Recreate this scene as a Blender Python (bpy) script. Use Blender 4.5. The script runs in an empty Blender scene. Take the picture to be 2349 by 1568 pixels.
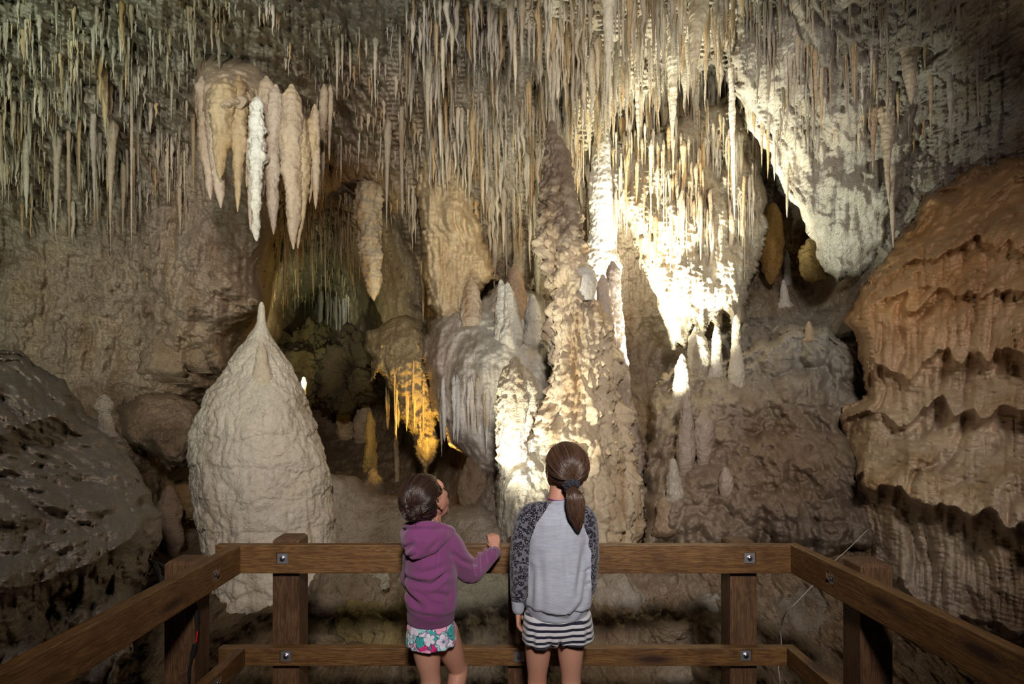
import bpy, bmesh, math, random
import numpy as np
from mathutils import Vector, Matrix

# ------------------------------------------------------------------ camera, world, lamps, exposure
F, CX, HY, CZ = 1400.0, 1174.5, 910.0, 1.65      # focal length in px of a 2349 px frame, principal column, horizon row, eye height
S = bpy.context.scene
C = S.collection

def at(px, py, Y):
    """world point seen at photo position (px, py) at distance Y in front of the platform"""
    return Vector(((px - CX) / F * Y, Y, CZ - (py - HY) / F * Y))

cam_d = bpy.data.cameras.new('camera')
cam_d.sensor_width = 36.0
cam_d.lens = F / 2349.0 * 36.0
cam_d.shift_y = 126.0 / 2349.0
cam_d.clip_end = 200
cam = bpy.data.objects.new('camera', cam_d)
cam.location = (0, 0, CZ)
cam.rotation_euler = (math.radians(90), 0, 0)
C.objects.link(cam)
S.camera = cam

S.view_settings.view_transform = 'Standard'
S.view_settings.look = 'None'
S.view_settings.gamma = 1.0
S.view_settings.exposure = 0.12
S.view_settings.use_curve_mapping = False
S.render.engine = 'CYCLES'
S.cycles.use_denoising = True
try:
    S.cycles.denoiser = 'OPENIMAGEDENOISE'
except Exception:
    pass
S.cycles.max_bounces = 4
S.cycles.diffuse_bounces = 3
S.cycles.glossy_bounces = 2
S.cycles.transmission_bounces = 2
S.cycles.sample_clamp_indirect = 4.0

W = bpy.data.worlds.new('world')
S.world = W
W.use_nodes = True
W.node_tree.nodes['Background'].inputs[0].default_value = (0.9, 0.88, 1.0, 1)
W.node_tree.nodes['Background'].inputs[1].default_value = 0.009

def lamp(name, loc, target, power, col, kind='SPOT', size=0.08, angle=80, blend=0.6, parent=None):
    d = bpy.data.lights.new(name, kind)
    d.energy = power
    d.color = col
    if kind == 'AREA':
        d.shape = 'DISK'; d.size = size
    else:
        d.shadow_soft_size = size
    if kind == 'SPOT':
        d.spot_size = math.radians(angle); d.spot_blend = blend
    o = bpy.data.objects.new(name, d)
    o.location = loc
    if target is not None:
        o.rotation_euler = (Vector(target) - Vector(loc)).to_track_quat('-Z', 'Y').to_euler()
    C.objects.link(o)
    return o

WARM = (1.0, 0.90, 0.66); COOL = (0.93, 1.0, 0.84); NEUT = (1.0, 0.93, 0.90)
# unseen fill lights added round the platform to brighten walls and ceiling ...
lamp('fill_light', (0.3, -1.6, 3.4), at(1150, 830, 6), 1050, (1.0, 0.90, 0.83), 'SPOT', size=0.22, angle=77, blend=1)  # added front fill, its soft beam edge leaves the corners dark
lamp('fill_light', (-1.9, 0.2, 0.7), at(260, 120, 4.2), 130, (0.92, 1.0, 0.80), 'SPOT', size=0.06, angle=92, blend=1)
lamp('fill_light', (-0.9, -1.5, 2.3), at(220, 170, 4.3), 620, (0.95, 1.0, 0.80), 'SPOT', size=0.12, angle=64, blend=1)
lamp('fill_light', (1.5, 0.2, 0.8), at(1250, 170, 5.4), 230, (1.0, 0.95, 0.84), 'SPOT', size=0.06, angle=65, blend=1)
# ... the big white spots round the tall stalagmite, some of them added fill ...
lamp('spot_light', at(1050, 1330, 3.9), at(1310, 760, 5.3), 250, (1.0, 0.95, 0.76), 'SPOT', size=0.04, angle=62, blend=0.9)
lamp('spot_light', at(1450, 835, 5.40), at(1470, 430, 6.2), 430, (1.0, 0.95, 0.74), 'SPOT', size=0.03, angle=125, blend=0.9)
lamp('spot_light', at(1500, 980, 4.75), at(1600, 520, 5.8), 800, (1.0, 0.95, 0.76), 'SPOT', size=0.03, angle=62, blend=1.0)  # added spot without a fixture, brightens the curtain face
lamp('spot_light', at(1640, 1000, 4.3), at(1860, 300, 5.2), 210, (0.93, 1.0, 0.84), 'SPOT', size=0.05, angle=60, blend=1.0)
lamp('spot_light', at(1190, 1180, 4.25), at(1110, 790, 5.9), 70, (0.95, 0.98, 1.0), 'SPOT', size=0.04, angle=60, blend=1.0)  # added spot to lift the white mound
# ... and the amber and yellow lamps in the recesses
lamp('amber_light', at(1018, 1120, 5.95), at(950, 940, 6.6), 115, (1.0, 0.62, 0.14), 'SPOT', size=0.04, angle=80, blend=0.8)
lamp('amber_light', at(905, 1120, 7.15), at(840, 1020, 7.6), 16, (1.0, 0.62, 0.10), 'SPOT', size=0.04, angle=80)
lamp('chamber_light', at(655, 885, 7.2), at(760, 730, 8.3), 80, (1.0, 0.95, 0.60), 'SPOT', size=0.04, angle=95, blend=0.8)
lamp('recess_light', at(1925, 640, 6.5), at(1850, 600, 7.0), 14, (1.0, 0.80, 0.30), 'POINT', size=0.04)

# ------------------------------------------------------------------ numpy noise
_rs = np.random.RandomState(11)
_perm = _rs.permutation(256)
_perm = np.concatenate([_perm, _perm, _perm])
_g = _rs.normal(size=(256, 3)); _g /= np.linalg.norm(_g, axis=1)[:, None]
_jit = _rs.rand(256, 3)

def gnoise(P):
    P = np.asarray(P, dtype=np.float64)
    I = np.floor(P).astype(np.int64); Fr = P - I
    I &= 255
    U = Fr * Fr * Fr * (Fr * (Fr * 6 - 15) + 10)
    out = np.zeros(len(P))
    for dx in (0, 1):
        wx = U[:, 0] if dx else 1 - U[:, 0]
        for dy in (0, 1):
            wy = U[:, 1] if dy else 1 - U[:, 1]
            for dz in (0, 1):
                wz = U[:, 2] if dz else 1 - U[:, 2]
                h = _perm[_perm[_perm[(I[:, 0] + dx) & 255] + ((I[:, 1] + dy) & 255)] + ((I[:, 2] + dz) & 255)]
                g = _g[h]
                out += wx * wy * wz * (g[:, 0] * (Fr[:, 0] - dx) + g[:, 1] * (Fr[:, 1] - dy) + g[:, 2] * (Fr[:, 2] - dz))
    return out * 1.5

def fbm(P, sc, octv=3, gain=0.5, ridged=False, off=0.0):
    P = np.asarray(P) * np.asarray(sc, dtype=float) + off
    a, out = 1.0, np.zeros(len(P))
    for i in range(octv):
        n = gnoise(P + 17.3 * i)
        if ridged:
            n = 0.5 - np.abs(n) * 1.6
        out += a * n
        a *= gain; P = P * 2.03
    return out

def worley(P, sc, off=0.0):
    P = np.asarray(P) * np.asarray(sc, dtype=float) + off
    I = np.floor(P).astype(np.int64); Fr = P - I
    best = np.full(len(P), 9.0)
    for dx in (-1, 0, 1):
        for dy in (-1, 0, 1):
            for dz in (-1, 0, 1):
                h = _perm[_perm[_perm[(I[:, 0] + dx) & 255] + ((I[:, 1] + dy) & 255)] + ((I[:, 2] + dz) & 255)]
                d = _jit[h] + np.array([dx, dy, dz]) - Fr
                best = np.minimum(best, (d * d).sum(1))
    return np.sqrt(best)

def lumps(P, sc, off=0.0):
    w = worley(P, sc, off)
    return np.sqrt(np.clip(1 - w * w * 1.1, 0, 1))

def knobs(P, sc, off=0.0):
    return np.clip(1.2 - 1.75 * worley(P, sc, off), 0, 1) ** 0.7

def drips(P, s, off=0.0):
    """vertical run-off relief: sharp grooves between rounded flutes, about 1/s metres apart"""
    Q = np.asarray(P) + 0.05 * np.stack([fbm(P, 2.2, 2, off=5 + off), fbm(P, 2.2, 2, off=9 + off), 0 * P[:, 0]], 1)
    return -fbm(Q, (s, s, s * 0.16), 2, ridged=True, off=off)

# ------------------------------------------------------------------ objects, tags
def tag(o, label=None, cat=None, group=None, kind=None):
    if label: o['label'] = label
    if cat: o['category'] = cat
    if group: o['group'] = group
    if kind: o['kind'] = kind
    return o

def link_mesh(name, verts, faces, mat, parent=None, tint=None, smooth=True):
    me = bpy.data.meshes.new(name)
    verts = np.asarray(verts, dtype=np.float32)
    if isinstance(faces, np.ndarray):
        nf, k = faces.shape
        me.vertices.add(len(verts)); me.vertices.foreach_set('co', verts.ravel())
        me.loops.add(nf * k); me.loops.foreach_set('vertex_index', faces.astype(np.int32).ravel())
        me.polygons.add(nf)
        me.polygons.foreach_set('loop_start', np.arange(0, nf * k, k, dtype=np.int32))
        me.polygons.foreach_set('loop_total', np.full(nf, k, dtype=np.int32))
        me.update(calc_edges=True); me.validate()
    else:
        me.from_pydata(verts.tolist(), [], faces); me.update()
    if smooth:
        me.polygons.foreach_set('use_smooth', np.ones(len(me.polygons), dtype=bool))
    if tint is not None:
        a = me.color_attributes.new('tint', 'FLOAT_COLOR', 'POINT')
        t = np.asarray(tint, dtype=np.float32)
        if t.ndim == 1: t = np.tile(t, (len(verts), 1))
        a.data.foreach_set('color', np.concatenate([t, np.ones((len(t), 1), np.float32)], 1).ravel())
    if mat: me.materials.append(mat)
    o = bpy.data.objects.new(name, me)
    C.objects.link(o)
    if parent: o.parent = parent
    return o

def empty(name, loc, rz=0):
    o = bpy.data.objects.new(name, None); o.location = loc; o.rotation_euler = (0, 0, rz)
    o.empty_display_size = 0.1
    C.objects.link(o); return o

# ------------------------------------------------------------------ materials
def nodes_of(name):
    m = bpy.data.materials.new(name); m.use_nodes = True
    nt = m.node_tree; return m, nt, nt.nodes, nt.links, nt.nodes['Principled BSDF']

def mapping(N, L, scale, coord='Object', rot=(0, 0, 0)):
    tc = N.new('ShaderNodeTexCoord'); mp = N.new('ShaderNodeMapping')
    L.new(tc.outputs[coord], mp.inputs['Vector']); mp.inputs['Scale'].default_value = scale; mp.inputs['Rotation'].default_value = rot
    return mp.outputs['Vector']

def noise_node(N, L, vec, scale, detail=4, rough=0.55, dist=0.0):
    n = N.new('ShaderNodeTexNoise'); L.new(vec, n.inputs['Vector'])
    n.inputs['Scale'].default_value = scale; n.inputs['Detail'].default_value = detail
    n.inputs['Roughness'].default_value = rough; n.inputs['Distortion'].default_value = dist
    return n.outputs['Fac']

def ramp(N, L, fac, stops, interp='LINEAR'):
    r = N.new('ShaderNodeValToRGB'); r.color_ramp.interpolation = interp
    L.new(fac, r.inputs['Fac']); e = r.color_ramp.elements
    while len(e) < len(stops): e.new(0.5)
    for el, (p, c) in zip(e, stops):
        el.position = p; el.color = (*c, 1) if len(c) == 3 else c
    return r.outputs['Color']

def mix(N, L, mode, fac, a, b):
    m = N.new('ShaderNodeMix'); m.data_type = 'RGBA'; m.blend_type = mode
    for sock, v in ((m.inputs['Factor'], fac), (m.inputs[6], a), (m.inputs[7], b)):
        if hasattr(v, 'node'): L.new(v, sock)
        elif isinstance(v, (int, float)): sock.default_value = v
        else: sock.default_value = (*v, 1)
    return m.outputs[2]

def math_node(N, L, op, a, b=None, c=None):
    m = N.new('ShaderNodeMath'); m.operation = op
    for i, v in enumerate((a, b, c)):
        if v is None: continue
        if hasattr(v, 'node'): L.new(v, m.inputs[i])
        else: m.inputs[i].default_value = v
    return m.outputs[0]

def rock_material(name, fine=1.0, rough=0.62, spec=0.35, streak=0.55, patch=0.5, silt=0.0, wet=0.0):
    """limestone: the 'tint' attribute is the stone's own colour, varied by mineral streaks, stains and crystals"""
    m, nt, N, L, B = nodes_of(name)
    at_ = N.new('ShaderNodeAttribute'); at_.attribute_name = 'tint'
    v = mapping(N, L, (1, 0.35, 1)); vs = mapping(N, L, (1, 0.25, 0.14))
    base = at_.outputs['Color']
    st = ramp(N, L, noise_node(N, L, vs, 7, 4, 0.6, 0.3), [(0.32, (0.66, 0.54, 0.40)), (0.50, (1, 1, 1)), (0.70, (1.15, 1.15, 1.15))])
    c = mix(N, L, 'MULTIPLY', streak, base, st)
    pt = ramp(N, L, noise_node(N, L, v, 2.3, 5, 0.62), [(0.32, (0.60, 0.54, 0.50)), (0.5, (1, 1, 1)), (0.68, (1.15, 1.08, 0.98))])
    c = mix(N, L, 'MULTIPLY', patch, c, pt)
    sm = ramp(N, L, noise_node(N, L, v, 38, 4, 0.7), [(0.3, (0.66, 0.63, 0.60)), (0.55, (1.05, 1.05, 1.05))])
    c = mix(N, L, 'MULTIPLY', 0.45, c, sm)
    if silt:
        g = N.new('ShaderNodeNewGeometry'); sp = N.new('ShaderNodeSeparateXYZ'); L.new(g.outputs['Normal'], sp.inputs[0])
        k = math_node(N, L, 'MULTIPLY_ADD', noise_node(N, L, v, 2.2, 4), 1.5, -0.75)
        k = math_node(N, L, 'ADD', sp.outputs['Z'], k)
        kk = ramp(N, L, k, [(0.0, (0, 0, 0)), (0.75, (1, 1, 1))])
        kk = math_node(N, L, 'MULTIPLY', kk, silt)
        c = mix(N, L, 'MIX', kk, c, (0.135, 0.124, 0.108))
    L.new(c, B.inputs['Base Color'])
    B.inputs['Roughness'].default_value = rough
    B.inputs['Specular IOR Level'].default_value = spec
    if wet:
        B.inputs['Coat Weight'].default_value = wet; B.inputs['Coat Roughness'].default_value = 0.25
    # crystals and popcorn
    vo = N.new('ShaderNodeTexVoronoi'); L.new(v, vo.inputs['Vector']); vo.inputs['Scale'].default_value = 62
    h = math_node(N, L, 'MULTIPLY', math_node(N, L, 'SUBTRACT', 1.0, vo.outputs['Distance']), 0.5)
    h2 = math_node(N, L, 'ADD', h, noise_node(N, L, v, 95, 5, 0.7))
    h3 = math_node(N, L, 'MULTIPLY_ADD', noise_node(N, L, v, 22, 5, 0.65), 2.2, h2)
    bp = N.new('ShaderNodeBump'); L.new(h3, bp.inputs['Height'])
    bp.inputs['Strength'].default_value = 0.75 * fine; bp.inputs['Distance'].default_value = 0.016
    L.new(bp.outputs['Normal'], B.inputs['Normal'])
    return m

M = {}
M['rock'] = rock_material('limestone_rough', 1.3, streak=0.7, patch=0.75)
M['flow'] = rock_material('flowstone_smooth', 0.8, rough=0.42, spec=0.5, streak=0.5, patch=0.35, wet=0.10)
M['drip'] = rock_material('dripstone', 0.6, rough=0.5, spec=0.45, streak=0.95, patch=0.6, wet=0.05)
M['orange'] = rock_material('iron_stained_flowstone', 0.5, rough=0.42, spec=0.5, streak=0.9, patch=0.9, wet=0.2)
M['silted'] = rock_material('silted_flowstone', 0.9, rough=0.58, spec=0.35, streak=0.12, patch=0.6, silt=0.85, wet=0.05)
M['popcorn'] = rock_material('coralloid_limestone', 1.5, rough=0.75, spec=0.25, streak=0.3, patch=0.5)

# ------------------------------------------------------------------ relief surfaces
def rbf(pts, vals, qx, qy):
    """smooth interpolation of scattered values (photo positions) on a coarse grid, then upsampled"""
    pts = np.asarray(pts, float); vals = np.asarray(vals, float)
    d = np.sqrt(((pts[:, None] - pts[None]) ** 2).sum(2)) / 500
    n = len(pts)
    A = np.zeros((n + 1, n + 1)); A[:n, :n] = -d; A[:n, n] = 1; A[n, :n] = 1
    A[:n, :n] -= np.eye(n) * 0.02
    sol = np.linalg.solve(A, np.concatenate([vals, np.zeros((1,) + vals.shape[1:])]))
    cx = np.linspace(qx[0], qx[-1], max(8, int((qx[-1] - qx[0]) / 14))); cy = np.linspace(qy[0], qy[-1], max(8, int((qy[-1] - qy[0]) / 14)))
    gx, gy = np.meshgrid(cx, cy)
    q = np.stack([gx.ravel(), gy.ravel()], 1)
    dq = np.sqrt(((q[:, None] - pts[None]) ** 2).sum(2)) / 500
    G = (-dq @ sol[:n] + sol[n]).reshape(gx.shape + vals.shape[1:])
    for _ in range(2):
        Gp = np.pad(G, ((1, 1), (1, 1)) + ((0, 0),) * (G.ndim - 2), mode='edge')
        G = (Gp[:-2, 1:-1] + Gp[2:, 1:-1] + Gp[1:-1, :-2] + Gp[1:-1, 2:] + 4 * G) / 8
    if G.ndim == 3:
        return np.stack([_up(G[..., k], cx, cy, qx, qy) for k in range(G.shape[2])], 2)
    return _up(G, cx, cy, qx, qy)

def _up(G, cx, cy, qx, qy):
    fx = np.interp(qx, cx, np.arange(len(cx))); fy = np.interp(qy, cy, np.arange(len(cy)))
    ix = np.clip(fx.astype(int), 0, len(cx) - 2); iy = np.clip(fy.astype(int), 0, len(cy) - 2)
    tx = (fx - ix)[None, :]; ty = (fy - iy)[:, None]
    a = G[np.ix_(iy, ix)]; b = G[np.ix_(iy, ix + 1)]; c = G[np.ix_(iy + 1, ix)]; d = G[np.ix_(iy + 1, ix + 1)]
    return (a * (1 - tx) + b * tx) * (1 - ty) + (c * (1 - tx) + d * tx) * ty

def poly_sdf(poly, gx, gy):
    """positive inside, in px"""
    p = np.asarray(poly, float); n = len(p)
    best = np.full(gx.shape, 1e9); inside = np.zeros(gx.shape, bool)
    for i in range(n):
        a, b = p[i], p[(i + 1) % n]; e = b - a
        t = np.clip(((gx - a[0]) * e[0] + (gy - a[1]) * e[1]) / (e @ e + 1e-9), 0, 1)
        best = np.minimum(best, (gx - a[0] - t * e[0]) ** 2 + (gy - a[1] - t * e[1]) ** 2)
        cnd = ((a[1] > gy) != (b[1] > gy)) & (gx < (b[0] - a[0]) * (gy - a[1]) / (b[1] - a[1] + 1e-12) + a[0])
        inside ^= cnd
    return np.where(inside, 1, -1) * np.sqrt(best)

def add_spikes(H, qx, qy, spikes):
    """half cones hanging on a surface: (cx, y_top, y_tip, half width, height factor)"""
    for cx, y0, y1, w, k in spikes:
        ix0, ix1 = np.searchsorted(qx, cx - w * 1.1), np.searchsorted(qx, cx + w * 1.1)
        up = (y1 - y0) * 0.9
        iy0, iy1 = np.searchsorted(qy, y0 - up), np.searchsorted(qy, y1)
        if ix1 <= ix0 or iy1 <= iy0: continue
        X = qx[ix0:ix1][None]; Yy = qy[iy0:iy1][:, None]
        t = np.clip((y1 - Yy) / (y1 - y0), 0, 1)
        r = w * t ** 0.62 * (1 + 0.10 * np.sin(Yy * 0.55 + cx))
        cxx = cx + w * 0.35 * np.sin(Yy * 0.02 + cx * 0.7)
        h = np.sqrt(np.clip(r * r - (X - cxx) ** 2, 0, None)) * k
        h = h * np.clip((Yy - (y0 - up)) / up, 0, 1) ** 0.6
        H[iy0:iy1, ix0:ix1] = np.maximum(H[iy0:iy1, ix0:ix1], h)

class Sheet:
    """a body of rock given by distances at control points and an optional outline, with carved relief"""
    def __init__(s, box, step, ctrl, outline=None, R=60, T=0.5, edge_noise=7):
        s.qx = np.arange(box[0], box[2] + step, step, dtype=float); s.qy = np.arange(box[1], box[3] + step, step, dtype=float)
        s.gx, s.gy = np.meshgrid(s.qx, s.qy)
        s.D = rbf([c[:2] for c in ctrl], [c[2] for c in ctrl], s.qx, s.qy)
        s.D = np.maximum(s.D, 1.5)
        s.mask = None; s.H = np.zeros_like(s.D); s.outline = outline
        s.edge = None
        if outline is not None:
            sd = poly_sdf(outline, s.gx, s.gy)
            q = np.stack([s.gx.ravel() / 60, s.gy.ravel() / 60, 0 * s.gx.ravel()], 1)
            sd = sd + edge_noise * (fbm(q, 1, 3) * 2).reshape(sd.shape)
            s.edge = sd
            t = np.clip(sd / R, 0, 1)
            s.D = s.D + T * (1 - np.sqrt(np.clip(1 - (1 - t) ** 2, 0, 1)))
            s.mask = sd > 0
            s.D = np.where(sd < step * 1.2, np.maximum(s.D, s.D + 0.35), s.D)
    def P(s, D=None):
        D = s.D if D is None else D
        return np.stack([((s.gx - CX) / F * D).ravel(), D.ravel(), (CZ - (s.gy - HY) / F * D).ravel()], 1)
    def spikes(s, sp, fade_edge=True):
        H = np.zeros_like(s.D); add_spikes(H, s.qx, s.qy, sp)
        s.D = s.D - H * s.D / F
    def carve(s, fn):
        """fn(P) -> relief in metres towards the platform"""
        s.D = s.D - fn(s.P()).reshape(s.D.shape)
    def depth(s, px, py):
        i = np.clip(np.searchsorted(s.qx, px), 0, len(s.qx) - 1); j = np.clip(np.searchsorted(s.qy, py), 0, len(s.qy) - 1)
        return float(s.D[j, i])
    def build(s, name, mat, tint, sel=None, parent=None):
        ny, nx = s.D.shape
        idx = np.arange(ny * nx).reshape(ny, nx)
        Fc = np.stack([idx[:-1, :-1], idx[1:, :-1], idx[1:, 1:], idx[:-1, 1:]], 2).reshape(-1, 4)
        keep = np.ones((ny - 1, nx - 1), bool)
        if s.mask is not None:
            keep &= s.mask[:-1, :-1] & s.mask[1:, :-1] & s.mask[1:, 1:] & s.mask[:-1, 1:]
        if sel is not None:
            keep &= sel(s.gx[:-1, :-1], s.gy[:-1, :-1])
        Fc = Fc[keep.ravel()]
        if s.edge is not None:                         # fair the rim onto the outline
            rim = np.zeros(ny * nx, bool); ev = s.edge
            kv = np.zeros((ny + 1, nx + 1), int); kv[1:-1, 1:-1] = keep; cntk = kv[:-1, :-1] + kv[1:, :-1] + kv[:-1, 1:] + kv[1:, 1:]
            rim = (cntk > 0) & (cntk < 4)
            st = s.qx[1] - s.qx[0]; gyv, gxv = np.gradient(ev, st); gl = gxv ** 2 + gyv ** 2 + 1e-6
            mv = np.where(rim, np.clip(ev, 0, 2 * st) / gl, 0)
            s.gx = s.gx - gxv * mv; s.gy = s.gy - gyv * mv
        used = np.unique(Fc); remap = np.full(ny * nx, -1); remap[used] = np.arange(len(used))
        tt = tint
        if not isinstance(tint, tuple): tt = tint.reshape(-1, 3)[used]
        return link_mesh(name, s.P()[used], remap[Fc], mat, parent, tint=tt)

def rnd_spikes(n, box, ln, w, k=1.2, seed=0, test=None, bands=0):
    r = random.Random(seed); out = []
    rows = [(r.uniform(box[1], box[3]), r.uniform(.002, .012), r.uniform(0, 6), r.uniform(10, 45)) for _ in range(bands)]
    while len(out) < n:
        x = r.uniform(box[0], box[2])
        if rows:
            b = r.choice(rows); y = b[0] + b[3] * math.sin(x * b[1] + b[2]) + r.gauss(0, 9)
        else: y = r.uniform(box[1], box[3])
        if test and not test(x, y): 
            if r.random() < 0.02: out.append((-9999, 0, 10, 1, 1))
            continue
        q = r.random() ** 1.7
        l = ln[0] + (ln[1] - ln[0]) * q; ww = w[0] + (w[1] - w[0]) * r.random() ** 1.5
        out.append((x, y, y + l, ww * (0.6 + 0.4 * q), k * r.uniform(.7, 1.2)))
    return out

# ------------------------------------------------------------------ round formations
def column(name, prof, Y, mat, tint, relief=None, seg=64, dz=0.012, dyf=1.0, parent=None, tilt=0.0, close=True, sink=0.0):
    """a body of revolution whose left and right edges follow prof = [(py, px_left, px_right), ...] at distance Y"""
    y0, l0, r0 = prof[0]; c0, h0 = (l0 + r0) / 2, (r0 - l0) / 2; sg = 1 if prof[1][0] > y0 else -1
    if close and sg > 0: prof = [(y0 - sg * h0 * f * 1.3, c0 - h0 * math.sqrt(1 - f * f), c0 + h0 * math.sqrt(1 - f * f)) for f in (.999, .92, .75, .4)] + list(prof)
    prof = np.asarray(prof, float)
    pys = prof[:, 0]
    n = max(10, int(abs(pys[-1] - pys[0]) / F * Y / dz))
    t = np.linspace(pys[0], pys[-1], n)
    l = np.interp(t, pys, prof[:, 1]); r = np.interp(t, pys, prof[:, 2])
    k = max(1, n // (len(prof) * 5)); ker = np.ones(2 * k + 1) / (2 * k + 1)
    if k > 1:
        l = np.convolve(np.pad(l, k, mode='edge'), ker, 'valid'); r = np.convolve(np.pad(r, k, mode='edge'), ker, 'valid')
    c = ((l + r) / 2 - CX) / F * Y; rad = (r - l) / 2 / F * Y
    z = CZ - (t - HY) / F * Y
    a = np.linspace(0, 2 * math.pi, seg, endpoint=False)
    ca, sa = np.cos(a), np.sin(a)
    yc = Y + tilt * (z - z[-1])
    if sink:
        q = np.clip((t - (t[-1] - (t[-1] - t[0]) * 0.28)) / ((t[-1] - t[0]) * 0.28), 0, 1); yc = yc + sink * q * q
    X = c[:, None] + rad[:, None] * ca; YY = yc[:, None] + rad[:, None] * dyf * sa; Z = np.repeat(z[:, None], seg, 1)
    P = np.stack([X.ravel(), YY.ravel(), Z.ravel()], 1)
    if relief is not None:
        dd = relief(P, np.repeat(rad[:, None], seg, 1).ravel())
        if isinstance(dd, tuple): dd, sag = dd
        else: sag = 0
        nr = np.stack([np.tile(ca, n), np.tile(sa, n), np.zeros(n * seg)], 1)
        P = P + nr * dd[:, None]
        P[:, 2] -= sag
    if callable(tint): tint = tint(P)
    idx = np.arange(n * seg).reshape(n, seg)
    j = np.roll(idx, -1, axis=1)
    Fc = np.stack([idx[:-1], j[:-1], j[1:], idx[1:]], 2).reshape(-1, 4)
    if z[0] > z[-1]: Fc = Fc[:, ::-1]
    verts = P; fl = Fc
    if close:
        for e in (0, n - 1):
            cpt = P[idx[e]].mean(0)
            verts = np.concatenate([verts, cpt[None]])
            ci = len(verts) - 1
            q = np.stack([idx[e], j[e], np.full(seg, ci), np.full(seg, ci)], 1)
            # degenerate quads are avoided: collect as triangles below
            if e == 0: t0 = q[:, :3]
            else: t1 = q[:, :3]
        fl = [list(map(int, f)) for f in fl] + [list(map(int, f)) for f in t0[:, ::-1]] + [list(map(int, f)) for f in t1]
        if n * seg > 6000:
            return link_mesh(name, P, Fc, mat, parent, tint=tint)
    return link_mesh(name, verts, fl, mat, parent, tint=tint)

def stalactite(px, py0, py1, w, Y, tint, lean=0, mat=None, name='stalactite', seg=None, rough=1.0, power=0.75, seed=0, flare=0.0, dome=True, drop=False):
    """hangs from (px, py0) to its tip (px+lean, py1); w = width at the root in px"""
    n = 16; pr = []
    rr = random.Random(int(px * 13 + py0 * 7 + seed))
    ph = rr.uniform(0, 6)
    for i in range(n + 1):
        t = i / n
        r = w / 2 * max(0.04, (1 - t) ** power) * (1 + 0.10 * math.sin(5 * t + ph)) * (1 - flare * 0.45 * min(1, t * 3.2) ** 0.5)
        r *= min(1.0, 0.35 + math.sqrt(t / 0.09)) if dome else 1
        if drop: r *= 0.62 + 0.38 * math.sin(min(1, t / 0.38) * math.pi / 2)
        c = px + lean * t + 0.06 * w * math.sin(4 * t + ph)
        pr.append((py0 + (py1 - py0) * t, c - r, c + r))
    R = w / 2 / F * Y
    if seg is None: seg = int(min(48, max(10, w * 0.9)))
    def rel(P, rad):
        d = np.minimum(rad, R * 1.2) * rough
        ring = gnoise(P * np.array([3.0, 3.0, 55.0]) + ph)
        return d * (0.16 * fbm(P, (9, 9, 5), 2, off=ph) * 2 + 0.10 * ring + 0.16 * fbm(P, 30, 2, off=ph))
    return column(name, pr, Y, mat or M['drip'], tint, rel, seg=seg, dz=max(0.008, 2.6 / F * Y), tilt=0)

def batch_spikes(name, items, mat, seg=7, rings=9, label=None, cat=None):
    """many thin drip stones too numerous to count, as one body of stuff: (px, y_root, y_tip, w, Y, tint)"""
    it = np.array([(i[0], i[1], i[2], i[3], i[4]) for i in items]); tn = np.array([i[5] for i in items]); n = len(it)
    rs = np.random.RandomState(len(items))
    t = np.concatenate([[0, .04], np.linspace(.12, 1, rings - 2)]); a = np.linspace(0, 2 * math.pi, seg, endpoint=False)
    Y = it[:, 4]; px = it[:, 0]
    y = it[:, 1, None] + (it[:, 2] - it[:, 1])[:, None] * t[None]
    pw = rs.uniform(.45, 1.0, n)[:, None]
    r = it[:, 3, None] / 2 * np.maximum(.05, (1 - t[None]) ** pw) * (1 + .18 * rs.randn(n, rings))
    r[:, 0] *= 0.25; r[:, 1] *= 0.8
    r = np.abs(r) / F * Y[:, None]
    cx = (px - CX) / F * Y; z = CZ - (y - HY) / F * Y[:, None]
    cxx = cx[:, None] + r[:, 1:2] * .25 * rs.randn(n, rings)
    X = cxx[:, :, None] + r[:, :, None] * np.cos(a); YY = Y[:, None, None] + r[:, :, None] * np.sin(a); Z = np.repeat(z[:, :, None], seg, 2)
    V = np.stack([X.ravel(), YY.ravel(), Z.ravel()], 1)
    idx = np.arange(n * rings * seg).reshape(n, rings, seg); j = np.roll(idx, -1, axis=2)
    Fc = np.stack([idx[:, :-1], idx[:, 1:], j[:, 1:], j[:, :-1]], 3).reshape(-1, 4)
    tt = np.repeat(tn[:, None], rings * seg, 1).reshape(-1, 3)
    return tag(link_mesh(name, V, Fc, mat, tint=tt), label, cat, kind='stuff')
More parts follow.
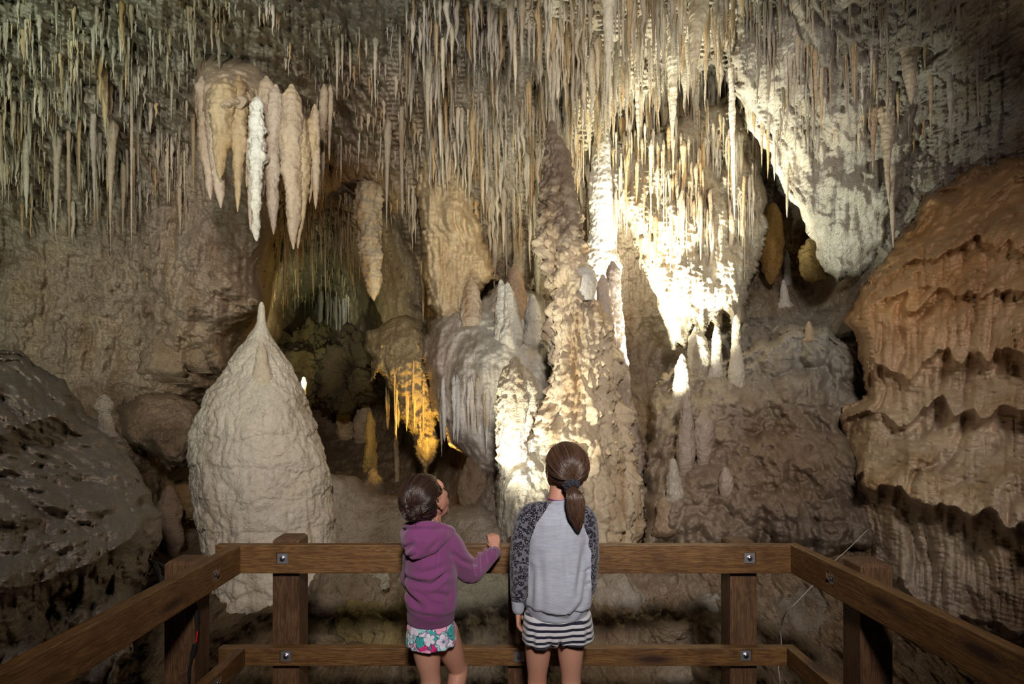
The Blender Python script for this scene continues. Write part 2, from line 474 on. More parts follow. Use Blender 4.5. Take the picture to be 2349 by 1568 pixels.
# ------------------------------------------------------------------ cave shell: ceiling, walls, floor in one continuous relief
rowY = {
 -260: [(-250,2.4),(200,2.6),(700,2.8),(1174,3.2),(1700,3.1),(2100,2.8),(2600,2.4)],
 0: [(-250,3.0),(200,3.5),(600,3.8),(900,4.4),(1200,4.9),(1500,5.3),(1700,5.2),(1900,4.2),(2100,3.8),(2349,3.5),(2600,3.1)],
 200: [(-250,3.7),(0,3.9),(300,4.4),(600,4.9),(900,5.4),(1200,5.8),(1500,6.1),(1665,6.6),(1800,5.0),(2000,4.6),(2200,4.2),(2349,4.0),(2600,3.8)],
 400: [(-250,4.4),(0,4.7),(300,5.2),(600,5.9),(800,6.7),(950,6.6),(1100,6.4),(1300,6.8),(1500,7.0),(1750,6.9),(1860,6.0),(2000,5.3),(2200,4.9),(2349,4.5),(2600,4)],
 550: [(-250,4.9),(0,5.3),(300,5.5),(590,5.8),(650,7.5),(750,9),(850,8.8),(950,7.4),(1100,7.0),(1300,7.3),(1480,7.4),(1650,7.2),(1760,7.1),(1880,7.2),(1960,5.6),(2200,5.1),(2400,4.6)],
 700: [(-250,4.9),(0,5.3),(300,5.5),(560,5.75),(596,5.9),(640,9.2),(740,11.5),(830,10.5),(930,8.3),(1100,7.3),(1300,7.5),(1450,7.8),(1550,7.6),(1750,6.6),(1850,6.9),(1950,5.8),(2200,5.1),(2500,4.6)],
 850: [(-250,4.6),(0,5.2),(300,5.4),(480,5.7),(525,5.9),(580,8.6),(740,10.5),(850,10),(950,9),(1100,7.3),(1300,7.2),(1470,7.5),(1600,6.4),(1750,6.0),(1900,5.7),(2050,5.2),(2500,4.5)],
 1000: [(-250,4.5),(0,5.0),(300,5.3),(410,6.2),(470,7.2),(600,8),(760,10.0),(900,9.8),(1000,8.6),(1100,7.0),(1300,6.6),(1500,6.3),(1600,5.8),(1700,5.6),(1900,5.3),(2050,5),(2500,4.4)],
 1130: [(-250,4.3),(0,4.9),(330,5.2),(420,6.6),(600,6.4),(800,7.8),(900,8.2),(1010,7.6),(1100,6.2),(1300,5.8),(1500,5.6),(1700,5.1),(1900,4.9),(2500,4.2)],
 1250: [(-250,4.1),(0,4.5),(330,5.0),(420,5.8),(600,5.4),(800,5.4),(1010,5.3),(1300,5.1),(1500,5.1),(1700,4.8),(1900,4.7),(2500,4.0)],
 1350: [(-250,3.9),(0,4.1),(400,4.6),(700,4.8),(1000,4.75),(1300,4.7),(1500,4.6),(1700,4.5),(1900,4.35),(2500,3.9)],
 1450: [(-250,3.6),(0,3.8),(400,4.05),(700,4.2),(1000,4.2),(1400,4.15),(1700,4.1),(2000,3.95),(2500,3.6)],
 1568: [(-250,3.3),(400,3.5),(1000,3.55),(1700,3.5),(2500,3.3)],
 1800: [(-250,2.95),(700,3.0),(1700,3.0),(2500,2.95)],
}
ctrl = [(x, y, d) for y, r in rowY.items() for x, d in r]
shell = Sheet((-240, -250, 2580, 1760), 2.4, ctrl)

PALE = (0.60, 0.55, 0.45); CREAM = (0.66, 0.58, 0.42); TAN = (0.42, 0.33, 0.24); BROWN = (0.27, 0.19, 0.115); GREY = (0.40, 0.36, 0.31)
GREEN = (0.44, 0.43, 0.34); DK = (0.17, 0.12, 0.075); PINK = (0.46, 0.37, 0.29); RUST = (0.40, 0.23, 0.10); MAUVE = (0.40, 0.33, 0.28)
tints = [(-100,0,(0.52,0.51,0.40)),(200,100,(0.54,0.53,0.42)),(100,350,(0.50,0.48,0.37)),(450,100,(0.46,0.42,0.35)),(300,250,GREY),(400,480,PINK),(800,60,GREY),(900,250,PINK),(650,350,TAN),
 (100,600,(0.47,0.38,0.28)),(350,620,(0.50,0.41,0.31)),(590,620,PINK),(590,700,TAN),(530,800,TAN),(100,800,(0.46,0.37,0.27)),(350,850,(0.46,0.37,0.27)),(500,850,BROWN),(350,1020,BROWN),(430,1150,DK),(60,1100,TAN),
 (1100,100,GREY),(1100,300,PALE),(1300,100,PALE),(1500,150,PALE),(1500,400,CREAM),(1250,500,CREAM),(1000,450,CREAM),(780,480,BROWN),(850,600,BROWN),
 (690,620,(0.30,0.31,0.22)),(760,740,(0.36,0.34,0.2)),(660,800,DK),(750,900,DK),(800,1000,DK),(850,1120,BROWN),(1000,1090,BROWN),(1080,900,BROWN),(1000,650,TAN),(1120,700,BROWN),  # dark tints here put the deep recess's shade into the stone colour
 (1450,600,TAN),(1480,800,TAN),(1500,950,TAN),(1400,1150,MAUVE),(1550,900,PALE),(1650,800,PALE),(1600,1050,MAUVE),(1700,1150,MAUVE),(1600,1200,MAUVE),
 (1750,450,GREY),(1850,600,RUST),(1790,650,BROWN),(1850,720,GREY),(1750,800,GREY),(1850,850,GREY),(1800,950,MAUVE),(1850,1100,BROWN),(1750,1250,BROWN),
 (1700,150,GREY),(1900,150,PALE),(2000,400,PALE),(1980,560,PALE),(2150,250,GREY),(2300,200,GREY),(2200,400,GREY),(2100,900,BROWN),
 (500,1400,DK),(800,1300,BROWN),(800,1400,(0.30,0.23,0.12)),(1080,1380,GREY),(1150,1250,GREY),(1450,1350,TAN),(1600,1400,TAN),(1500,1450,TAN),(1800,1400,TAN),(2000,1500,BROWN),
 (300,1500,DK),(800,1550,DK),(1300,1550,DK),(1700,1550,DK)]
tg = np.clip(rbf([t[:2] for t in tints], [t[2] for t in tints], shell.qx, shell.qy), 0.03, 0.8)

def s01(x, a, b): return np.clip((x - a) / (b - a), 0, 1)
gy, gx = shell.gy.ravel(), shell.gx.ravel()
up = 1 - s01(gy, 480, 700)                 # ceiling zone: deeply fluted
low = s01(gy, 1230, 1400)                  # ground zone
r_up = up * (1 - s01(gx, 1950, 2200) * 0.7)
def shell_relief(P):
    P = P * np.array([1, 0.3, 1])
    big = 0.20 * fbm(P, 0.9, 3) + 0.10 * fbm(P, (2.4, 2.4, 1.6), 3, off=4)
    fl = 0.075 * drips(P, 3.2) + 0.05 * drips(P, 8.5, off=3)
    lm = 0.10 * lumps(P, 3.6) * (1 - up) + 0.03 * lumps(P, 11, off=2)
    fine = 0.050 * fbm(P, (11, 11, 8), 4, 0.62) + 0.045 * lumps(P, (14, 14, 8), off=6) + 0.02 * lumps(P, (30, 30, 20), off=16)
    return big + 0.05 * fbm(P, (5, 5, 5), 3, ridged=True) + (0.05 * knobs(P, (9, 9, 5), off=61) + 0.022 * knobs(P, (20, 20, 13), off=63)) * (1 - 0.5 * up) + fl * (0.25 + 0.95 * r_up) * (1 - 0.8 * low) + lm + fine + 0.10 * low * fbm(P, 3.1, 3, ridged=True)
shell.carve(shell_relief)
sp = []
sp += rnd_spikes(2200, (-60, 0, 960, 560), (25, 130), (4, 11), 2.2, 3, bands=60, test=lambda x, y: not (430 < x < 760 and y > 120) and y < 560)
sp += rnd_spikes(1500, (900, -60, 1760, 500), (60, 260), (7, 24), 2.3, 4, bands=45)
sp += rnd_spikes(420, (640, 330, 1180, 600), (50, 220), (3, 11), 1.5, 5)
sp += rnd_spikes(120, (0, 540, 600, 740), (60, 210), (8, 20), 0.8, 6)
sp += rnd_spikes(60, (40, 740, 560, 860), (30, 90), (5, 12), 1.2, 7, bands=3)
sp += rnd_spikes(110, (620, 560, 850, 640), (30, 90), (2.5, 5), 1.5, 8)
sp += rnd_spikes(330, (1700, -60, 2300, 400), (40, 200), (4, 14), 1.2, 9)
shell.spikes(sp)
shell.carve(lambda P: 0.010 * fbm(P * np.array([1, .4, 1]), 30, 2))

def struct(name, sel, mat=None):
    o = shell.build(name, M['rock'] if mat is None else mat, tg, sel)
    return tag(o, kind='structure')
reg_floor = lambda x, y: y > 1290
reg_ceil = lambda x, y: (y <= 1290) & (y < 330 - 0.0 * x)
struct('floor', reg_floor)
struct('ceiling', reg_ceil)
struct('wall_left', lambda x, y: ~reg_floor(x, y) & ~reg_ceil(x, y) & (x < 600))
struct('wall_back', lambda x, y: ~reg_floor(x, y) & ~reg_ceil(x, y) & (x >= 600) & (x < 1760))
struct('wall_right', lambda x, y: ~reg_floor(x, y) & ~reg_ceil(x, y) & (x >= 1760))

# ------------------------------------------------------------------ rock masses standing out of the walls
def mass(name, label, cat, outline, ctrl, tint, mat, relief, R=60, T=0.5, step=3.0, spikes=None, edge=7, group=None):
    xs = [p[0] for p in outline]; ys = [p[1] for p in outline]
    s = Sheet((min(xs) - 12, min(ys) - 12, max(xs) + 12, max(ys) + 12), step, ctrl, outline, R, T, edge)
    s.carve(relief)
    if spikes: s.spikes(spikes)
    tt = tint
    if not isinstance(tint, tuple):
        tt = np.clip(rbf([t[:2] for t in tint], [t[2] for t in tint], s.qx, s.qy), 0.02, 0.8)
    o = s.build(name, mat, tt)
    tag(o, label, cat, group)
    s.ob = o
    return s

# right foreground flowstone: tiers of rust-coloured draperies
def tier_relief(tiers, flute=4.2, amp=0.13):
    def fn(P):
        x, y, z = P[:, 0], P[:, 1], P[:, 2]
        out = np.zeros(len(P))
        q = P + 0.06 * np.stack([fbm(P, 1.7, 2), 0 * z, 0 * z], 1)
        wob = 0.16 * fbm(P, (2.2, 2.2, 0.5), 2, off=2) + 0.07 * fbm(P, (7, 7, 0.6), 2, off=8)
        for z0, dp, per, slope in tiers:
            e = z - (z0 + slope * y) - wob
            # bulges just above the lip, cut back sharply below it
            out += dp * np.where(e > 0, np.exp(-e / per), np.exp(e / 0.035))
        P = P * np.array([1, .6, 1]); q = q * np.array([1, .6, 1])
        fl = drips(q, flute)
        return out + amp * fl + 0.035 * drips(q, flute * 2.6, off=5) + 0.02 * fbm(P, 14, 3) + 0.012 * fbm(P, (12, 12, 60), 2)
    return fn

RB = [(2349+80,330),(2290,360),(2200,395),(2120,450),(2080,520),(2040,570),(2010,620),(1950,690),(1945,740),(1965,810),(1990,900),(1925,930),(1922,960),(1935,1010),(1945,1100),(1960,1180),(1965,1290),(2010,1400),(2100,1480),(2250,1500),(2450,1500),(2600,1400),(2600,330)]
right_mass = mass('flowstone_mass', 'tall rust and tan flowstone mass of tiered draperies rising behind the right railing', 'flowstone', RB,
    [(2450,300,3.6),(2200,400,4.3),(2100,520,4.5),(2040,620,4.6),(2349,560,3.4),(1980,720,4.5),(2150,760,3.9),(2349,800,3.1),(1960,950,4.4),(2100,980,4.0),(2349,1000,3.2),
     (1960,1100,4.1),(2100,1110,3.6),(2349,1150,2.9),(1975,1250,4.2),(2100,1300,3.7),(2349,1350,3.0),(2100,1450,3.6),(2500,1500,2.8),(2560,700,2.8)],
    [(2200,450,(0.36,0.21,0.10)),(2050,640,(0.46,0.28,0.13)),(2300,600,(0.46,0.28,0.14)),(2100,750,(0.54,0.34,0.18)),(2250,800,(0.54,0.37,0.23)),(1950,930,(0.42,0.30,0.18)),(2100,950,(0.52,0.42,0.31)),
     (2300,1000,(0.50,0.40,0.30)),(2000,1130,(0.40,0.30,0.19)),(2200,1200,(0.52,0.42,0.31)),(2050,1350,(0.46,0.39,0.33)),(2300,1400,(0.42,0.33,0.25)),(2550,900,(0.3,0.2,0.12))],
    M['orange'], tier_relief([(2.62,.13,.22,0),(2.30,.12,.18,0),(1.86,.16,.26,0),(1.42,.20,.22,.03),(0.98,.26,.22,.03),(0.45,.1,.2,0)]), R=85, T=0.7, step=2.6,
    spikes=rnd_spikes(90, (1980, 620, 2420, 860), (60, 190), (8, 17), 1.3, 21, bands=5) + rnd_spikes(80, (1980, 960, 2440, 1230), (60, 190), (8, 18), 1.3, 22, bands=4)
         + rnd_spikes(70, (1990, 1180, 2440, 1320), (60, 220), (7, 16), 1.2, 23, bands=3))

# left foreground flowstone: silted grey domes with hanging fringes
LB = [(-240,780),(0,795),(60,812),(110,850),(160,900),(215,960),(262,985),(300,1040),(330,1090),(345,1150),(370,1180),(372,1230),(350,1290),(330,1340),(322,1400),(300,1500),(250,1600),(-240,1650)]
def left_relief(P):
    P = P * np.array([1, .4, 1]); z = P[:, 2]
    wob = 0.22 * fbm(P, (1.6, 1.6, 0.6), 2, off=12) - 0.35 * (P[:, 0] + 1.6)
    out = np.zeros(len(P))
    for z0, dp, per in ((1.62, .10, .2), (1.22, .24, .24), (0.78, .26, .26), (0.38, .2, .2), (0.1, .1, .2)):
        e = z - z0 - wob
        out += dp * np.where(e > 0, np.exp(-(e / per) ** 1.3), np.exp(e / 0.05))
    low = (np.clip(-fbm(P, 1.6, 2, off=30) + .1, 0, .5) * 2)
    return out + (0.09 * knobs(P, (6.5, 6.5, 5), off=41) + 0.05 * knobs(P, (13, 13, 10), off=43) + 0.025 * knobs(P, 26, off=45)) * (0.25 + 1.0 * np.clip(low * 1.6, 0, 1)) + 0.08 * drips(P, 4, off=50) * np.clip(low * 1.6, 0, 1) + 0.17 * lumps(P, (4.5, 4.5, 4), off=15) + 0.10 * lumps(P, (9, 9, 7), off=19) + 0.03 * lumps(P, 20, off=23) + 0.14 * lumps(P, 2.1, off=8) + 0.10 * lumps(P, 4.4, off=3) + 0.015 * drips(P, 6) + 0.05 * lumps(P, (13, 13, 10)) * (0.35 + low) + 0.03 * lumps(P, 26, off=2) * low + 0.02 * fbm(P, 20, 3)
left_mass = mass('flowstone_mass', 'grey silted domed flowstone mound rising behind the left railing', 'flowstone', LB,
    [(-240,800,2.6),(0,820,3.3),(150,930,3.6),(250,1010,3.7),(350,1180,3.6),(0,950,2.9),(150,1080,3.1),(300,1200,3.3),(0,1150,2.5),(180,1230,2.8),(320,1350,3.4),(0,1350,2.3),(200,1450,2.8),(-240,1300,2.0),(0,1600,2.2),(300,1600,2.9)],
    (0.29, 0.235, 0.18), M['silted'], left_relief, R=70, T=0.6, step=2.6,
    spikes=rnd_spikes(110, (0, 1230, 330, 1400), (20, 90), (7, 16), 1.8, 31, bands=4) + rnd_spikes(50, (0, 880, 200, 980), (15, 70), (6, 11), 1.8, 32, bands=2) + rnd_spikes(60, (60, 1020, 330, 1130), (20, 70), (6, 12), 1.6, 33, bands=2))

flow_rel = lambda a=1.0, f=5.0: (lambda P: a * (0.10 * fbm(P, 1.9, 2) + 0.07 * drips(P, f) + 0.05 * lumps(P, 7) + 0.022 * fbm(P, 17, 3) + 0.015 * lumps(P, 22)))

# brilliant curtain right of the tall stalagmite
JO = [(1385,330),(1470,300),(1600,240),(1690,190),(1745,260),(1752,380),(1760,520),(1745,600),(1722,660),(1705,740),(1690,800),(1665,730),(1655,800),(1630,745),(1615,772),(1590,740),(1575,810),(1556,790),(1545,800),(1528,740),(1505,690),(1490,640),(1468,600),(1452,540),(1425,490),(1402,430)]
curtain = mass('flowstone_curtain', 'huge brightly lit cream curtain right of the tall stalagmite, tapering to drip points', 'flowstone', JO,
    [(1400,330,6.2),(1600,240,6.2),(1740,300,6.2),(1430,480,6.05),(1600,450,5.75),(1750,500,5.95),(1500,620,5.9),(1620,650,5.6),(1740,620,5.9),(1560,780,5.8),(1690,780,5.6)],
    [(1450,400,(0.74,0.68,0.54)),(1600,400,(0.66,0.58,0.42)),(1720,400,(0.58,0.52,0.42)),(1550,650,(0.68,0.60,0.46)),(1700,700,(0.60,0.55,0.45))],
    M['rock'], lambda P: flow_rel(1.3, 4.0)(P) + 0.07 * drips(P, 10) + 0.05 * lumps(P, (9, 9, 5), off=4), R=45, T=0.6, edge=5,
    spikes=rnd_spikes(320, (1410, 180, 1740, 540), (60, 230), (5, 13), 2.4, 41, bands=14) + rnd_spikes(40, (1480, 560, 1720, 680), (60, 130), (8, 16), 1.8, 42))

# hanging wall at upper right
OO = [(1668,-60),(1690,60),(1672,130),(1690,210),(1720,300),(1760,350),(1790,430),(1830,480),(1868,560),(1892,610),(1912,660),(1960,640),(2010,610),(2045,560),(2060,470),(2100,380),(2150,300),(2210,250),(2290,200),(2420,-60)]
hang = mass('hanging_rock', 'pale frosted rock mass hanging at upper right beside the bright curtain, fringed with drips', 'rock', OO,
    [(1680,0,4.9),(1700,200,4.9),(1900,0,4.1),(2100,0,3.8),(2300,0,3.6),(1770,350,5.05),(1900,250,4.5),(2050,300,4.5),(1900,500,4.9),(2020,450,4.75),(1950,630,5.1),(2200,200,4.4)],
    [(1720,100,(0.60,0.56,0.48)),(1900,100,(0.50,0.46,0.40)),(1850,350,(0.66,0.60,0.50)),(2050,250,(0.44,0.38,0.32)),(1980,500,(0.60,0.56,0.48)),(2250,50,(0.36,0.33,0.31))],
    M['popcorn'], lambda P: 0.16 * fbm(P, 1.4, 2, off=6) + 0.10 * drips(P, 3.4, off=4) + 0.05 * drips(P, 8) + 0.02 * fbm(P, 14, 3) + 0.02 * lumps(P, 16), R=50, T=0.55,
    spikes=rnd_spikes(210, (1690, 20, 2300, 330), (50, 220), (5, 15), 1.2, 51, bands=16) + rnd_spikes(34, (1740, 300, 2060, 520), (60, 150), (6, 13), 1.3, 52, bands=3))

# dripping white mound left of the tall stalagmite
FO = [(985,740),(1030,700),(1100,690),(1130,650),(1200,660),(1250,690),(1262,740),(1275,900),(1262,1000),(1180,1010),(1148,1120),(1120,1095),(1085,1090),(1070,1040),(1030,1020),(1002,960),(985,900),(970,840),(968,780)]
mound = mass('flowstone_mound', 'bluish white dripping flowstone mound left of the tall stalagmite', 'flowstone', FO,
    [(980,760,6.4),(1100,700,6.4),(1230,700,6.3),(1000,880,6.2),(1100,820,5.85),(1220,850,5.8),(1080,960,5.9),(1180,980,5.75),(1140,1100,5.95)],
    [(1000,780,(0.36,0.28,0.22)),(1010,900,(0.42,0.34,0.27)),(1120,800,(0.54,0.53,0.48)),(1200,850,(0.60,0.57,0.49)),(1100,1000,(0.52,0.49,0.44)),(1100,1060,(0.42,0.36,0.32))],
    M['flow'], lambda P: 0.13 * lumps(P, 3.1, off=5) + 0.05 * drips(P, 6) + 0.05 * lumps(P, 8) + 0.02 * fbm(P, 17, 3), R=42, T=0.5, edge=5,
    spikes=rnd_spikes(36, (990, 850, 1140, 960), (50, 130), (7, 13), 1.4, 61, bands=3))

# amber-lit hanging mass
EO = [(842,760),(880,742),(930,722),(975,735),(985,800),(990,880),(1000,950),(1012,1010),(1000,1060),(975,1096),(955,1060),(945,1015),(925,985),(905,935),(885,880),(868,862),(852,880),(848,830),(836,800)]
amber = mass('hanging_rock', 'lumpy hanging rock lit amber from below, left of the white mound', 'rock', EO,
    [(850,780,6.9),(950,740,6.8),(920,850,6.55),(980,880,6.5),(950,980,6.6),(985,1060,6.75)],
    (0.52, 0.40, 0.22), M['popcorn'], lambda P: 0.12 * fbm(P, 2.2, 2) + 0.07 * lumps(P, 7) + 0.05 * fbm(P, 11, 3) + 0.04 * drips(P, 9), R=40, T=0.5, step=2.6, edge=5,
    spikes=rnd_spikes(60, (850, 800, 1000, 1000), (30, 90), (4, 8), 1.4, 71, bands=4))

# fluted columns of the central curtain
CO = [(955,330),(1010,318),(1060,350),(1085,460),(1120,560),(1145,640),(1100,690),(1080,740),(1040,728),(1000,742),(975,700),(968,560),(955,450)]
mass('flowstone_curtain', 'tan fluted curtain of merged columns left of the tall stalagmite, above the white mound', 'flowstone', CO,
    [(960,330,6.2),(1060,350,6.2),(960,550,6.2),(1020,500,5.95),(1080,560,6.1),(980,720,6.3),(1060,720,6.2),(1140,650,6.3)],
    (0.58, 0.45, 0.27), M['drip'], lambda P: 0.07 * drips(P, 7.0) + 0.045 * drips(P, 14) + 0.02 * fbm(P, (9, 9, 20), 3), R=35, T=0.45,
    spikes=rnd_spikes(40, (960, 350, 1120, 600), (100, 260), (8, 13), 1.2, 81))

# base of the central spires and the bridge of rock below them
GO = [(1142,1010),(1175,985),(1215,955),(1240,925),(1262,880),(1266,800),(1300,760),(1370,800),(1400,860),(1432,930),(1455,1000),(1480,1090),(1492,1180),(1480,1262),(1140,1262),(1135,1160)]
base = mass('fluted_flowstone', 'broad brightly lit fluted flowstone base under the tall stalagmite, behind the taller girl', 'flowstone', GO,
    [(1150,1020,5.0),(1240,930,5.2),(1320,720,5.6),(1400,780,5.7),(1300,950,5.0),(1430,950,5.5),(1200,1150,4.75),(1320,1150,4.7),(1470,1120,5.3),(1200,1260,4.7),(1480,1260,5.1)],
    [(1160,1050,(0.66,0.62,0.52)),(1300,900,(0.68,0.60,0.47)),(1300,1100,(0.66,0.61,0.50)),(1390,900,(0.48,0.40,0.34)),(1430,1050,(0.36,0.30,0.26)),(1400,1200,(0.42,0.34,0.27)),(1250,1250,(0.42,0.38,0.33))],
    M['popcorn'], lambda P: -0.03 * (1 - lumps(P, (11, 11, 6), off=13)) + 0.06 * fbm(P, 2.4, 2) + 0.11 * drips(P, 5.5) + 0.05 * drips(P, 13, off=3) + 0.03 * lumps(P, 13) + 0.015 * fbm(P, 26, 3), R=48, T=0.5, step=2.6, edge=6,
    spikes=rnd_spikes(40, (1260, 820, 1470, 1120), (60, 160), (6, 12), 1.2, 91))

BO = [(745,1085),(790,1092),(850,1115),(930,1150),(1000,1180),(1040,1160),(1100,1150),(1145,1170),(1180,1200),(1180,1300),(700,1300),(720,1180)]
mass('rock_ledge', 'brown rock ledge bridging from the white cone behind the smaller girl', 'rock', BO,
    [(745,1100,5.0),(850,1130,5.4),(1000,1190,5.2),(1100,1170,5.2),(750,1250,4.75),(900,1250,4.9),(1100,1260,4.8)],
    [(760,1120,(0.46,0.40,0.32)),(850,1160,(0.34,0.28,0.21)),(1000,1230,(0.33,0.28,0.21)),(1120,1200,(0.40,0.35,0.30))],
    M['rock'], lambda P: 0.10 * fbm(P, 2, 3) + 0.05 * lumps(P, 7) + 0.02 * fbm(P, 22, 3), R=45, T=0.6, edge=6,
    spikes=rnd_spikes(24, (820, 1195, 900, 1215), (12, 32), (3, 5), 1.3, 101))

# ledge of the left wall
KO = [(255,930),(320,905),(400,900),(450,920),(478,960),(470,1020),(440,1060),(420,1075),(380,1068),(330,1040),(280,1000)]
mass('rock_ledge', 'brown knobbly rock ledge jutting from the left wall beside the white cone', 'rock', KO,
    [(260,950,4.9),(350,920,4.85),(460,960,4.9),(350,1000,4.6),(430,1030,4.7)],
    (0.33, 0.24, 0.16), M['popcorn'], lambda P: 0.12 * fbm(P, 2.6, 3) + 0.08 * lumps(P, 6) + 0.03 * fbm(P, 22, 3), R=40, T=0.5, edge=6,
    spikes=rnd_spikes(22, (340, 960, 450, 1010), (25, 60), (5, 10), 1.5, 111))

# lumpy lower right slope
PO = [(1500,880),(1560,830),(1600,800),(1690,830),(1740,780),(1820,740),(1900,750),(1975,800),(2020,950),(2030,1280),(1480,1290),(1470,1150),(1490,1000)]
slope = mass('flowstone_slope', 'lumpy brown flowstone slope between the tall stalagmite and the right rust-coloured mass', 'flowstone', PO,
    [(1500,900,6.0),(1600,820,6.0),(1740,790,5.9),(1900,780,5.6),(1550,1000,5.5),(1700,950,5.5),(1900,950,5.3),(1550,1130,5.0),(1700,1120,4.85),(1900,1120,4.8),(1550,1270,4.6),(1900,1270,4.5),(1480,1150,5.3)],
    [(1560,880,(0.45,0.39,0.30)),(1700,860,(0.36,0.32,0.26)),(1850,820,(0.38,0.36,0.32)),(1600,1000,(0.33,0.255,0.19)),(1800,950,(0.28,0.215,0.15)),(1600,1180,(0.31,0.245,0.185)),(1850,1100,(0.22,0.155,0.105)),(1800,1230,(0.20,0.16,0.125))],
    M['flow'], lambda P: 0.16 * fbm(P, 1.6, 2, off=3) + 0.30 * lumps(P, 2.6, off=1) + 0.09 * knobs(P, (5, 5, 3.4), off=51) + 0.035 * knobs(P, 12, off=53) + 0.22 * lumps(P, (5.5, 5.5, 4.2), off=9) + 0.08 * lumps(P, 13) + 0.06 * drips(P, 5) + 0.02 * fbm(P, 20, 3), R=60, T=0.6, edge=8,
    spikes=rnd_spikes(20, (1560, 850, 1900, 1150), (50, 110), (9, 16), 0.9, 121))

def depth_at(px, py):
    best = shell.depth(px, py)
    for s in (slope, mound, base, left_mass, right_mass, curtain, hang, amber):
        if s.qx[0] < px < s.qx[-1] and s.qy[0] < py < s.qy[-1]:
            if s.edge[np.searchsorted(s.qy, py), np.searchsorted(s.qx, px)] > 4: best = min(best, s.depth(px, py))
    return best
# ------------------------------------------------------------------ stalagmites
def lump_rel(A=0.12, f=6.0, B=0.05, sagf=0.0, ring=0.0, fine=0.02, dr=0.0, off=0.0):
    def fn(P, rad):
        L = lumps(P, (f, f, f * 1.15), off)
        k = np.clip(rad / 0.25, 0.15, 1.2)
        return k * (A * (L - 0.5) + B * fbm(P, 3.0, 2, off=off) + ring * gnoise(P * np.array([1.5, 1.5, 26.0]) + off) + dr * drips(P, 9, off) + fine * fbm(P, 24, 3)) + fine * 0.3 * fbm(P, 40, 2)
    return fn

def stalagmite(label, prof, Y, tint, rel, mat='flow', group=None, seg=96, dz=0.012, dyf=1.0, name='stalagmite', sink=0.0):
    o = column(name, prof, Y, M[mat], tint, rel, seg=seg, dz=dz, dyf=dyf, sink=sink)
    return tag(o, label, 'stalagmite', group)

cone = [(700,594,606),(740,588,610),(770,574,620),(800,558,640),(830,542,658),(870,517,678),(900,497,690),(950,470,710),(1000,458,724),(1050,453,736),(1100,455,746),(1150,462,752),(1200,470,756),(1250,478,760),(1300,490,765),(1350,500,770),(1390,505,775)]
def cone_rel(P, rad):
    w = P + 0.06 * np.stack([fbm(P, 3, 2), fbm(P, 3, 2, off=3), fbm(P, 3, 2, off=7)], 1)
    big = 0.05 * fbm(P, 2.0, 2)
    ter = 0.014 * np.abs(((w[:, 2] * 4.3 + 0.3 * fbm(P, 1.2, 2)) % 1.0) - 0.15)
    cell = 0.034 * lumps(w, (9, 9, 7)) + 0.022 * lumps(w, (19, 19, 11), 3) + 0.010 * lumps(w, (34, 34, 26), 3)
    return np.clip(rad / 0.2, .1, 1) * (big - 0.030 - ter + cell + 0.010 * fbm(P, 18, 3) + 0.012 * drips(P, 14))
stalagmite('big creamy white onion-shaped cone stalagmite left of the deep recess', cone, 4.7, (0.62, 0.565, 0.47), cone_rel, seg=340, dz=0.009)
stalagmite('small pale knob growing on the shoulder of the white cone', [(790,594,604),(805,588,612),(830,586,616),(860,580,624),(900,570,634)], 4.50, (0.58,0.50,0.38), lump_rel(.05, 9), seg=48)

main = [(283,1262,1270),(300,1257,1274),(330,1250,1292),(360,1252,1306),(400,1252,1310),(440,1248,1312),(480,1244,1326),(520,1240,1332),(560,1236,1334),(600,1246,1346),(650,1254,1356),(700,1262,1372),(750,1258,1384),(800,1258,1396),(850,1256,1412),(900,1246,1424),(950,1226,1436),(1000,1200,1446),(1060,1180,1460),(1120,1170,1470),(1200,1160,1480),(1260,1155,1485)]
def main_rel(P, rad):
    Q = P.copy(); Q[:, 2] += 0.05 * fbm(P, 5, 1)
    z = P[:, 2]
    k = np.clip(rad / 0.16, 0.25, 1.25)
    upper = np.clip((z - 2.2) / 0.7, 0, 1)
    L1 = lumps(Q, (9, 9, 10)); L2 = lumps(Q, (17, 17, 19), 5)
    return k * (upper * (0.10 * L1 * L1 + 0.05 * L2) + (1 - upper) * (0.07 * drips(P, 7) + 0.05 * L1 + 0.03 * drips(P, 16, 4)) + 0.05 * fbm(P, 3, 2) + 0.022 * fbm(P, 22, 3) + 0.012 * gnoise(P * np.array([2, 2, 17.]))) - (0.045 + 0.045 * upper) * k
def main_tint(P):
    k = np.clip((P[:, 2] - 2.55) / 0.9 + 0.9 * fbm(P, 7, 3), 0, 1)[:, None]
    return (1 - k) * np.array([0.60, 0.50, 0.36]) + k * np.array([0.20, 0.155, 0.115])
stalagmite('tall knobbly stalagmite spire rising in the centre of the cave', main, 5.25, main_tint, main_rel, mat='drip', seg=220, dz=0.010)
stalagmite('short dark-tipped knob leaning on the upper side of the tall spire', [(318,1276,1284),(335,1270,1298),(370,1272,1306),(420,1274,1312),(470,1278,1326),(530,1284,1334)], 5.17, (0.20,0.155,0.115), main_rel, mat='drip', seg=90)
stalagmite('twin dim mauve stalagmite, the taller of two right of the tall spire', [(606,1400,1410),(618,1394,1420),(650,1392,1424),(720,1388,1428),(800,1388,1436),(900,1386,1448),(1000,1390,1462),(1100,1396,1476),(1180,1400,1486)], 5.45, (0.42,0.35,0.30), lump_rel(.06, 8, dr=.03), mat='drip', seg=90)
stalagmite('stubby dim mauve stalagmite leaning between its taller twin and the tall spire', [(636,1378,1388),(650,1370,1396),(680,1370,1402),(740,1368,1408),(820,1366,1414)], 5.36, (0.44,0.37,0.32), lump_rel(.06, 8), mat='drip', seg=70)
stalagmite('white knob bulging from the right side of the tall spire', [(608,1330,1346),(622,1322,1360),(645,1318,1366),(670,1324,1364),(690,1334,1360)], 5.12, (0.62,0.60,0.56), lump_rel(.10, 10), seg=60)
